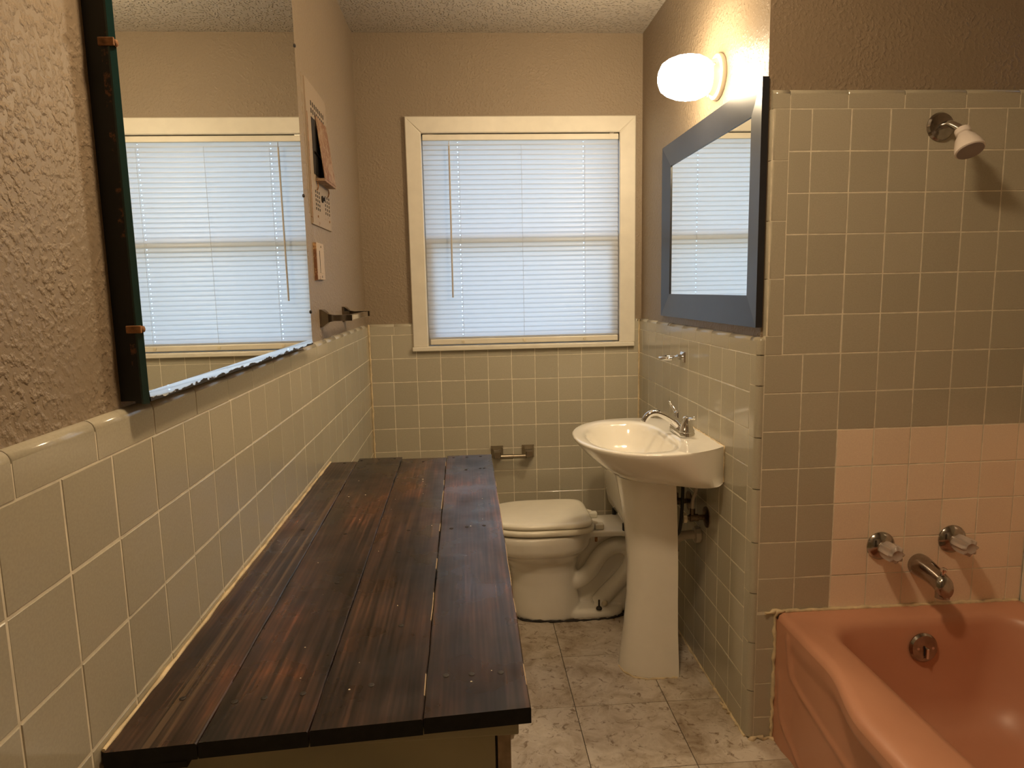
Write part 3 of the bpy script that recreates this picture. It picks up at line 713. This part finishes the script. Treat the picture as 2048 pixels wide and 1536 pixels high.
bead([(0.003, -2.37, CZ-0.0005), (0.002, -0.99, CZ-0.0005)], 0.0032, ct, 'caulk', 0.35, step=0.03)

# ------------------------------------------------------------------ toilet
def ellipse_ring(xf, xb, hw, z, yc, n=48, e=2.0, eb=2.6):
    cx = (xf+xb)/2; a = (xb-xf)/2; out = []
    for k in range(n):
        t = 2*PI*k/n; c, s = math.cos(t), math.sin(t); ex = eb if c > 0 else e
        out.append((cx+a*math.copysign(abs(c)**(2/ex), c), yc+hw*math.copysign(abs(s)**(2/ex), s), z))
    return out
def fuse(o, voxel, it=6, fac=0.5):
    m = o.modifiers.new('fuse', 'REMESH'); m.mode = 'VOXEL'; m.voxel_size = voxel; m.use_smooth_shade = True
    s = o.modifiers.new('soften', 'SMOOTH'); s.iterations = it; s.factor = fac
TY = -0.385
to = thing('toilet', 'white ceramic toilet with closed lid beside the back wall', 'toilet', (0.85, TY, 0))
mb = MB()
rows = [(0.0, 0.605, 0.900, 0.136), (0.06, 0.606, 0.895, 0.130), (0.14, 0.612, 0.885, 0.118), (0.20, 0.605, 0.885, 0.116), (0.245, 0.575, 0.895, 0.128), (0.275, 0.530, 0.915, 0.150), (0.292, 0.495, 0.935, 0.172), (0.310, 0.482, 0.945, 0.180), (0.350, 0.474, 0.950, 0.184), (0.372, 0.477, 0.950, 0.182)]
mb.loft([ellipse_ring(a, b, h, z, TY) for z, a, b, h in rows])
# foot
mb.loft([ellipse_ring(0.80, 1.075, h, z, TY, 48, 4, 5) for z, h in ((0.0, 0.125), (0.024, 0.120), (0.034, 0.105))])
# deck under the tank
mb.loft([[(0.90, TY-0.11, z), (1.02, TY-0.105, z), (1.22, TY-0.13, z), (1.22, TY+0.13, z), (1.02, TY+0.105, z), (0.90, TY+0.11, z)] for z in (0.342, 0.368)])
# core and trapway
mb.box(0.80, 1.15, TY-0.028, TY+0.028, 0.0, 0.345)
mb.loft([ellipse_ring(1.01, 1.14, 0.075, z, TY) for z in (0.0, 0.12)])
for s in (-1, 1):
    y = TY+s*0.052
    mb.tube(catmull([(0.78, y, 0.20), (0.83, y, 0.150), (0.885, y, 0.140), (0.935, y, 0.175), (0.975, y, 0.235), (1.02, y, 0.275), (1.075, y, 0.285), (1.115, y, 0.250), (1.112, y, 0.195), (1.07, y, 0.135), (1.01, y, 0.075), (0.97, y, 0.03)], 6), 0.036, 16)
o = part(mb, 'bowl', 'porcelain', to, smooth=True); fuse(o, 0.0055, 5)
mb = MB()                                                     # tank
def rr(x0, x1, y0, y1, z, r, m=6):
    out = []
    for cx, cy, a0 in ((x1-r, y1-r, 0), (x0+r, y1-r, PI/2), (x0+r, y0+r, PI), (x1-r, y0+r, 3*PI/2)):
        out += [(cx+r*math.cos(a0+PI/2*k/m), cy+r*math.sin(a0+PI/2*k/m), z) for k in range(m+1)]
    return out
part(MB().loft([rr(1.105, 1.245, TY-0.150, TY+0.150, 0.369, 0.03), rr(1.085, 1.247, TY-0.185, TY+0.185, 0.380, 0.03), rr(1.066, 1.249, TY-0.207, TY+0.207, 0.405, 0.03), rr(1.056, 1.25, TY-0.216, TY+0.216, 0.45, 0.03), rr(1.045, 1.25, TY-0.226, TY+0.226, 0.690, 0.03)]), 'tank', 'porcelain', to, smooth=True)
part(MB().loft([rr(1.038, 1.251, TY-0.233, TY+0.233, 0.691, 0.03), rr(1.036, 1.251, TY-0.235, TY+0.235, 0.712, 0.03), rr(1.044, 1.245, TY-0.227, TY+0.227, 0.722, 0.03)]), 'tank_lid', 'porcelain', to, smooth=True)
for y in (TY-0.10, TY+0.10): part(MB().lathe([(0, 0.010), (0.03, 0.010)], (1.075, y, 0.366), (0,0,1), 10), 'tank_bolt', 'rubber_black', to)
part(MB().loft([ellipse_ring(a, b, h, z, TY, 64, 2.05, 5.0) for z, a, b, h in ((0.380, 0.480, 0.945, 0.176), (0.384, 0.474, 0.950, 0.181), (0.396, 0.474, 0.950, 0.181), (0.403, 0.480, 0.944, 0.175))]), 'seat', 'seat_plastic', to, smooth=True, angle=70)
o = part(MB().loft([ellipse_ring(a, b, h, z, TY, 64, 2.05, 6.5) for z, a, b, h in ((0.407, 0.482, 0.936, 0.170), (0.410, 0.477, 0.940, 0.174), (0.420, 0.478, 0.940, 0.173), (0.4265, 0.484, 0.933, 0.166), (0.429, 0.50, 0.915, 0.150))]), 'lid', 'seat_plastic', to, smooth=True, angle=70)
for y in (TY-0.073, TY+0.073):
    part(MB().box(0.955, 0.992, y-0.017, y+0.017, 0.3685, 0.392, bev=0.004), 'hinge', 'seat_plastic', to)
    part(MB().tube([(0.938, y, 0.398), (0.965, y, 0.390)], 0.010, 12), 'hinge_pin', 'seat_plastic', to)
for x, y in ((0.56, TY-0.12), (0.56, TY+0.12), (0.86, TY-0.14), (0.86, TY+0.14)): part(MB().box(x-0.015, x+0.015, y-0.006, y+0.006, 0.3705, 0.3805), 'bumper', 'rubber_black', to)
part(MB().lathe([(0, 0.012), (0.004, 0.013), (0.009, 0.010), (0.012, 0.004), (0.040, 0.0035), (0.041, 0.001)], (0.965, TY-0.112, 0.034), (0,0,1), 14), 'floor_bolt', 'nail', to, smooth=True)
part(MB().lathe([(0, 0.012), (0.012, 0.012), (0.02, 0.004)], (0.992, TY-0.085, 0.045), (0.2,-1,0.5), 12), 'bolt_cap', 'plastic_cream', to, smooth=True)
part(MB().tube([(0.957, TY-0.095, 0.34), (0.957, TY-0.095, 0.322)], 0.006, 8), 'seat_bolt', 'rust', to)
bead([(p[0], p[1], 0.002) for p in ellipse_ring(0.600, 1.082, 0.139, 0, TY, 40, 3.0, 4.5)], 0.005, fl, 'grime_line', 0.5, mat='nail')

# ------------------------------------------------------------------ pedestal sink
SY = -0.868
sk = thing('pedestal_sink', 'white ceramic pedestal sink with chrome tap on the right wall', 'sink', (1.07, SY, 0))
outl = [(0.806, 0.0), (0.812, 0.075), (0.832, 0.145), (0.866, 0.205), (0.912, 0.252), (0.965, 0.283), (1.02, 0.298), (1.08, 0.300), (1.14, 0.288), (1.20, 0.258), (1.236, 0.232), (1.2555, 0.214)]
def sink_ring(sx, sy, z, ins=0.0):
    half = [p for p in catmull([(x, y, 0) for x, y in outl], 4)]
    pts = [(p.x, p.y) for p in half] + [(p.x, -p.y) for p in reversed(half[1:])]
    # straight back edge along the wall
    i = len(half); n = 8; a, b = pts[i-1], pts[i]; back = [(a[0], a[1]+(b[1]-a[1])*k/n) for k in range(1, n)]
    pts = pts[:i]+back+pts[i:]; out = []
    for x, y in pts:
        t = max(0, min(1, (x-0.95)/(1.215-0.95))); t = t*t*(3-2*t)
        xx = 1.2555-(1.2555-x)*sx; syy = sy+(1-sy)*t*0.985
        if ins:
            xx = max(0.806+ins, min(xx, 1.2555-ins*0.3)); d = math.hypot(x-1.04, y); xx -= 0 if x > 1.25 else (x-1.04)/d*ins*0.2; syy *= 1-ins/0.3
        out.append((xx, SY+y*syy, z+(max(z, 0.734)-z)*t))
    return out
def bowl_ring(k, z, dx=0.0):
    n = len(sink_ring(1, 1, 0)); out = []
    base = sink_ring(1, 1, 0)
    for x, y, _ in base:
        a = math.atan2(y-SY, x-1.0); c, s = math.cos(a), math.sin(a)
        ex = 2.1 if c < 0 else 3.2
        rx = 0.148 if c < 0 else 0.130
        r = (abs(c/rx)**ex+abs(s/0.236)**ex)**(-1/ex)
        out.append((1.0+dx+c*r*k, SY+s*r*k, z))
    return out
mb = MB()
rings = [sink_ring(0.55, 0.36, 0.700), sink_ring(0.64, 0.48, 0.712), sink_ring(0.74, 0.68, 0.735), sink_ring(0.83, 0.82, 0.765), sink_ring(0.93, 0.935, 0.805), sink_ring(0.985, 0.985, 0.835), sink_ring(1, 1, 0.846), sink_ring(0.998, 0.998, 0.851), sink_ring(0.985, 0.985, 0.8535),
         bowl_ring(1.10, 0.8500), bowl_ring(1.02, 0.8485), bowl_ring(0.975, 0.842), bowl_ring(0.93, 0.822), bowl_ring(0.83, 0.780), bowl_ring(0.68, 0.748), bowl_ring(0.45, 0.732, 0.005), bowl_ring(0.12, 0.726, 0.01)]
mb.loft(rings)
bs = part(mb, 'basin', 'porcelain', sk, smooth=True, angle=75)
part(MB().lathe([(0, 0.026), (0.003, 0.024), (0.004, 0.015)], (1.01, SY, 0.727), (0,0,1), 20), 'drain_ring', 'chrome', bs, smooth=True)
bead([(1.2535, SY-0.214, 0.735), (1.2535, SY-0.214, 0.852), (1.2535, SY+0.214, 0.852)], 0.0035, sk, 'caulk', 0.4)
mb = MB(); rings = []
for z, xf, xb, h in ((0.0, 0.966, 1.157, 0.098), (0.012, 0.967, 1.157, 0.0975), (0.06, 0.972, 1.157, 0.093), (0.15, 0.984, 1.155, 0.086), (0.28, 0.995, 1.154, 0.082), (0.40, 0.996, 1.153, 0.083), (0.52, 0.986, 1.148, 0.090), (0.62, 0.972, 1.140, 0.103), (0.69, 0.958, 1.132, 0.120), (0.716, 0.952, 1.128, 0.126)):
    r = []; cx = xb
    for k in range(33):
        a = PI/2+PI*k/32; c, s = math.cos(a), math.sin(a)
        r.append((cx+(xb-xf)*math.copysign(abs(c)**(2/2.5), c), SY+h*math.copysign(abs(s)**(2/2.5), s), z))
    r += [(xb, SY-h+0.02, z), (xb-0.10, SY-h*0.6, z), (xb-0.10, SY+h*0.6, z), (xb, SY+h-0.02, z)]
    rings.append(r)
mb.loft(rings); part(mb, 'pedestal', 'porcelain', sk, smooth=True, angle=60)
bead([(1.15, SY-0.10, 0.001), (1.05, SY-0.1005, 0.001), (1.0, SY-0.082, 0.001), (0.972, SY-0.045, 0.001), (0.965, SY, 0.001)], 0.003, fl, 'caulk', 0.6)
# tap
FX = 1.186
fa = part(MB().loft([rr(FX-0.027, FX+0.027, SY-0.078, SY+0.078, z, 0.026, 8) if i < 2 else rr(FX-0.023, FX+0.023, SY-0.073, SY+0.073, z, 0.022, 8) for i, z in enumerate((0.8525, 0.864, 0.871))]), 'tap', 'chrome', sk, smooth=True)
sp = [(FX+0.006, SY, 0.862), (FX-0.010, SY, 0.882), (FX-0.036, SY, 0.902), (FX-0.066, SY, 0.920), (FX-0.094, SY, 0.928), (FX-0.116, SY, 0.922), (FX-0.128, SY, 0.909), (FX-0.133, SY, 0.898)]
part(MB().tube(catmull(sp, 6), [0.020-0.0085*min(1, i/22) for i in range(43)], 18), 'spout', 'chrome', fa, smooth=True, angle=60)
for s in (-1, 1):
    y = SY+s*0.051
    hd = part(MB().lathe([(0, 0.026), (0.006, 0.0255), (0.010, 0.0225), (0.042, 0.0145), (0.049, 0.0135), (0.054, 0.007)], (FX, y, 0.869), (0,0,1), 22), 'tap_handle', 'chrome', fa, smooth=True)
    pts = [(FX, y, 0.908), (FX+0.006, y+s*0.016, 0.915), (FX+0.010, y+s*0.034, 0.918), (FX+0.012, y+s*0.046, 0.926)] if s < 0 else [(FX, y, 0.908), (FX-0.006, y+s*0.01, 0.922), (FX-0.012, y+s*0.024, 0.936), (FX-0.020, y+s*0.038, 0.952)]
    part(MB().tube(catmull(pts, 5), [0.0075, 0.0072, 0.007, 0.0066, 0.0062, 0.006, 0.0058, 0.0056, 0.0054, 0.0052, 0.005, 0.005, 0.0052, 0.0055, 0.005, 0.003], 10), 'lever', 'chrome', hd, smooth=True, angle=60)

# ------------------------------------------------------------------ pipes under the sink
dp = thing('drain_pipe', 'white plastic drain pipe behind the pedestal entering the right wall', 'pipe', (1.2, -0.87, 0.40))
part(MB().tube(catmull([(1.10, -0.87, 0.66), (1.10, -0.87, 0.44), (1.108, -0.87, 0.40), (1.13, -0.87, 0.385), (1.155, -0.87, 0.40), (1.158, -0.87, 0.43), (1.172, -0.87, 0.468), (1.20, -0.87, 0.482), (1.256, -0.87, 0.482)], 6), 0.016, 14), 'trap_pipe', 'pipe_white', dp, smooth=True)
part(MB().lathe([(0, 0.027), (0.004, 0.029), (0.020, 0.029), (0.022, 0.020)], (1.256, -0.87, 0.482), (-1,0,0), 10), 'wall_nut', 'pipe_white', dp)
part(MB().lathe([(0, 0.023), (0.016, 0.023)], (1.157, -0.87, 0.415), (0.1,0,1), 10), 'slip_nut', 'pipe_white', dp)
for y, lab in ((-0.932, 'brass shutoff valve under the sink nearer the tub'), (-0.748, 'brass shutoff valve under the sink nearer the toilet')):
    v = thing('shutoff_valve', lab, 'valve', (W, y, 0.568), 'shutoff valves under the sink')
    part(MB().lathe([(0, 0.037), (0.003, 0.036), (0.008, 0.022), (0.010, 0.014)], (W, y, 0.568), (-1,0,0), 22), 'flange', 'brass_dull', v, smooth=True)
    part(MB().lathe([(0.008, 0.009), (0.030, 0.009), (0.031, 0.013), (0.060, 0.013), (0.061, 0.009), (0.074, 0.009)], (W, y, 0.568), (-1,0,0), 14), 'body', 'brass_dull', v, smooth=True)
    part(MB().lathe([(0.072, 0.018), (0.084, 0.018)], (W, y, 0.568), (-1,0,0), 8), 'handle', 'plastic_cream', v)
    part(MB().tube([(W-0.05, y, 0.580), (W-0.05, y, 0.60)], 0.009, 10), 'nut', 'brass_dull', v)
    if y < -0.8: part(MB().tube(catmull([(W-0.05, y, 0.60), (W-0.048, y+0.004, 0.63), (W-0.03, y+0.02, 0.67), (W-0.04, y+0.03, 0.715)], 5), 0.006, 8), 'supply_tube', 'pipe_white', v, smooth=True)
    else: part(MB().tube(catmull([(W-0.05, y, 0.60), (W-0.075, y-0.02, 0.575), (W-0.11, y-0.06, 0.60), (W-0.115, y-0.07, 0.715)], 5), 0.007, 8), 'supply_tube', 'rubber_black', v, smooth=True)
cn = thing('supply_hose', 'black flexible hose hanging behind the pedestal under the sink', 'hose', (1.165, -0.93, 0.5))
part(MB().tube(catmull([(1.168, -0.945, 0.715), (1.166, -0.945, 0.62), (1.160, -0.94, 0.53), (1.150, -0.92, 0.50)], 6), 0.006, 8), 'hose', 'rubber_black', cn, smooth=True)

# ------------------------------------------------------------------ bathtub
tu = thing('bathtub', 'pink enamelled built-in bathtub', 'bathtub', (1.71, -2.07, 0))
TX0, TX1, TY0, TY1 = 1.335, XA-0.003, YT-0.004, -2.83
def sstep(a, b, x):
    t = max(0.0, min(1.0, (x-a)/(b-a))); return t*t*(3-2*t)
def lip(y): return 0.050*sstep(1.58, 1.83, -y)*(1-sstep(2.45, 2.70, -y))
def tub_ring(x0, x1, ya, yb, r, z, K=64, M=8, bul=0.0):
    out = []
    cs = ((x0+r, ya-r, PI/2), (x0+r, yb+r, PI), (x1-r, yb+r, 3*PI/2), (x1-r, ya-r, 0))
    for i, (cx, cy, a0) in enumerate(cs):
        arc = [(cx+r*math.cos(a0+PI/2*k/M), cy+r*math.sin(a0+PI/2*k/M)) for k in range(M+1)]
        nx = cs[(i+1) % 4]; e = (nx[0]+r*math.cos(nx[2]), nx[1]+r*math.sin(nx[2])); s = arc[-1]
        out += arc + [(s[0]+(e[0]-s[0])*k/K, s[1]+(e[1]-s[1])*k/K) for k in range(1, K)]
    res = []
    for x, y in out:
        f = 1-sstep(x0+0.0, x0+0.06, x) if bul else 0
        res.append((x-lip(y)*f*bul, y, z))
    return res
# ring winding: start at the apron corner by the plumbing wall
def fixring(x0, x1, ya, yb, r, z, bul=0.0):
    return tub_ring(x0, x1, ya, yb, r, z, bul=bul)
mb = MB()
ya, yb, xa, xb2 = -1.372, -2.72, 1.446, 2.035
rings = [fixring(TX0, TX1, TY0, TY1, 0.012, 0.385, 1), fixring(TX0+0.003, TX1, TY0, TY1, 0.012, 0.396, 1), fixring(TX0+0.012, TX1-0.002, TY0-0.002, TY1+0.004, 0.014, 0.4035, 1), fixring(TX0+0.03, TX1-0.01, TY0-0.012, TY1+0.02, 0.02, 0.4035, 0.8),
         fixring(xa-0.022, xb2+0.012, ya+0.014, yb-0.02, 0.115, 0.398, 0), fixring(xa, xb2, ya, yb, 0.105, 0.388, 0), fixring(xa+0.012, xb2-0.010, ya-0.006, yb+0.02, 0.10, 0.368, 0), fixring(xa+0.022, xb2-0.018, ya-0.013, yb+0.06, 0.10, 0.30, 0),
         fixring(xa+0.045, xb2-0.040, ya-0.030, yb+0.16, 0.11, 0.16, 0), fixring(xa+0.07, xb2-0.065, ya-0.055, yb+0.24, 0.12, 0.10, 0), fixring(xa+0.12, xb2-0.115, ya-0.11, yb+0.32, 0.12, 0.078, 0), fixring(xa+0.2, xb2-0.2, ya-0.3, yb+0.5, 0.08, 0.072, 0)]
mb.loft(rings, cap0=False)
# apron
ridges = [[(-1.385, 0.36), (-1.392, 0.29), (-1.405, 0.253), (-1.45, 0.235), (-1.56, 0.215), (-1.685, 0.193), (-1.90, 0.165), (-2.07, 0.155)],
          [(-1.345, 0.22), (-1.350, 0.13), (-1.362, 0.095), (-1.40, 0.06), (-1.472, 0.023)]]
def seg_d(p, a, b):
    ax, ay = a; bx, by = b; px, py = p; dx, dy = bx-ax, by-ay
    t = max(0, min(1, ((px-ax)*dx+(py-ay)*dy)/(dx*dx+dy*dy))); return math.hypot(px-ax-t*dx, py-ay-t*dy)
NY, NZ = 170, 52; vs = []; fs = []
for i in range(NY+1):
    t = i/NY; y = TY0+(TY1-TY0)*(t*0.55+0.45*t*t*t if True else t)
    for j in range(NZ+1):
        z = 0.385*(j/NZ)
        lp = lip(y)
        x = TX0-lp*sstep(0.315, 0.36, z)+0.006*sstep(1.36, 1.42, -y)*(1-sstep(0.31, 0.36, z))
        for rg in ridges:
            d = min(seg_d((y, z), a, b) for a, b in zip(rg, rg[1:])); x -= 0.0045*math.exp(-(d/0.011)**2)
        vs.append((x, y, z))
for i in range(NY):
    for j in range(NZ):
        a = i*(NZ+1)+j; fs.append((a, a+NZ+1, a+NZ+2, a+1))
mb.add(vs, fs)
tbody = part(mb, 'tub_body', 'tub_pink', tu, smooth=True, angle=70)
bead([(XA-0.005, YT-0.01, 0.402), (XA-0.005, -2.8, 0.402)], 0.006, tu, jit=0.3)
ov = part(MB().lathe([(0, 0.042), (0.004, 0.0425), (0.010, 0.037), (0.0125, 0.022), (0.0128, 0.002)], (1.737, -1.386, 0.312), (0,-1,0.10), 32), 'overflow_plate', 'chrome_worn', tu, smooth=True, angle=30)
part(MB().box(1.734, 1.741, -1.410, -1.395, 0.288, 0.318, bev=0.0015), 'trip_lever', 'chrome', ov)
part(MB().box(1.7318, 1.7345, -1.4005, -1.395, 0.286, 0.322), 'lever_slot', 'dark_hole', ov)
for x in (1.716, 1.760): part(MB().lathe([(0, 0.005), (0.002, 0.004)], (x, -1.3965, 0.314), (0,-1,0.1), 10), 'plate_screw', 'chrome', ov)
part(MB().lathe([(0, 0.03), (0.004, 0.028), (0.005, 0.02)], (1.74, -1.60, 0.074), (0,0,1), 20), 'drain', 'chrome', tu, smooth=True)

# ------------------------------------------------------------------ bath taps, spout, shower head
def acrylic(o, ax):
    mb = MB(); n = 32; ax = Vector(ax).normalized(); u = Vector((1,0,0)); v = ax.cross(u); rings = []
    for t, r, w in ((0.022, 0.019, 0.0), (0.030, 0.0245, 0.06), (0.046, 0.0255, 0.09), (0.060, 0.0245, 0.13), (0.076, 0.0225, 0.16), (0.081, 0.015, 0.0), (0.078, 0.009, 0.0)):
        rings.append([Vector(o)+ax*t+(u*math.cos(2*PI*k/n)+v*math.sin(2*PI*k/n))*r*(1+w*math.cos(8*2*PI*k/n)) for k in range(n)])
    return mb.loft(rings)
for x, z, lab, rot in ((1.643, 0.593, 'bath tap with a clear fluted handle, left of the spout', 0), (1.861, 0.604, 'bath tap with a clear fluted handle, right of the spout', 0)):
    b = thing('bath_tap', lab, 'tap', (x, YT, z), 'bath taps on the tub wall')
    part(MB().lathe([(0, 0.042), (0.004, 0.042), (0.012, 0.036), (0.018, 0.025), (0.020, 0.021), (0.026, 0.019)], (x, YT, z), (0,-1,0), 36), 'flange', 'chrome_worn', b, smooth=True, angle=30)
    h = part(acrylic((x, YT, z), (0,-1,0)), 'handle', 'acrylic', b, smooth=True, angle=50)
    part(MB().lathe([(0.024, 0.006), (0.074, 0.0055), (0.077, 0.003)], (x, YT, z), (0,-1,0), 10), 'handle_screw', 'nail', h)
sp = thing('tub_spout', 'chrome tub spout with diverter knob between the two bath taps', 'spout', (1.763, YT, 0.528))
mb = MB(); rings = []
for t, cz, hw, hh in ((0, 0.530, 0.033, 0.033), (0.012, 0.530, 0.0335, 0.0335), (0.03, 0.529, 0.032, 0.032), (0.06, 0.526, 0.028, 0.029), (0.085, 0.521, 0.0255, 0.028), (0.103, 0.515, 0.0245, 0.029), (0.118, 0.509, 0.0235, 0.030), (0.126, 0.505, 0.019, 0.025)):
    rings.append([(1.763+hw*math.cos(2*PI*k/28), YT-t, cz+hh*math.sin(2*PI*k/28)) for k in range(28)])
mb.loft(rings); part(mb, 'spout_body', 'chrome_worn', sp, smooth=True, angle=60)
part(MB().lathe([(0, 0.018), (0.022, 0.019)], (1.763, YT-0.106, 0.497), (0,-0.1,-1), 20), 'outlet', 'chrome_worn', sp, smooth=True)
part(MB().lathe([(0, 0.004), (0.012, 0.004), (0.013, 0.009), (0.020, 0.009), (0.022, 0.005)], (1.763, YT-0.104, 0.540), (0,-0.1,1), 14), 'diverter_knob', 'chrome', sp, smooth=True)
sh = thing('shower_head', 'white shower head on a chrome arm near the top of the tub wall tiles', 'shower head', (1.744, YT, 1.772))
part(MB().lathe([(0, 0.038), (0.003, 0.038), (0.009, 0.034), (0.013, 0.018), (0.014, 0.011)], (1.744, YT, 1.772), (0,-1,0), 32), 'flange', 'chrome_worn', sh, smooth=True, angle=30)
part(MB().tube(catmull([(1.744, YT, 1.772), (1.744, YT-0.03, 1.772), (1.745, YT-0.05, 1.766), (1.748, YT-0.09, 1.742)], 6), 0.0095, 14), 'arm', 'chrome', sh, smooth=True)
ho, ha = Vector((1.747, YT-0.082, 1.747)), Vector((0.0, -0.50, -0.86))
part(MB().lathe([(0, 0.016), (0.001, 0.0185), (0.014, 0.0185), (0.017, 0.015), (0.020, 0.017), (0.030, 0.024), (0.050, 0.0315), (0.062, 0.0345), (0.068, 0.0345), (0.070, 0.032)], ho, ha, 32), 'head', 'white_plastic', sh, smooth=True, angle=35)
part(MB().lathe([(0.068, 0.0315), (0.071, 0.031), (0.0715, 0.001)], ho, ha, 32), 'spray_face', 'spray_face', sh)
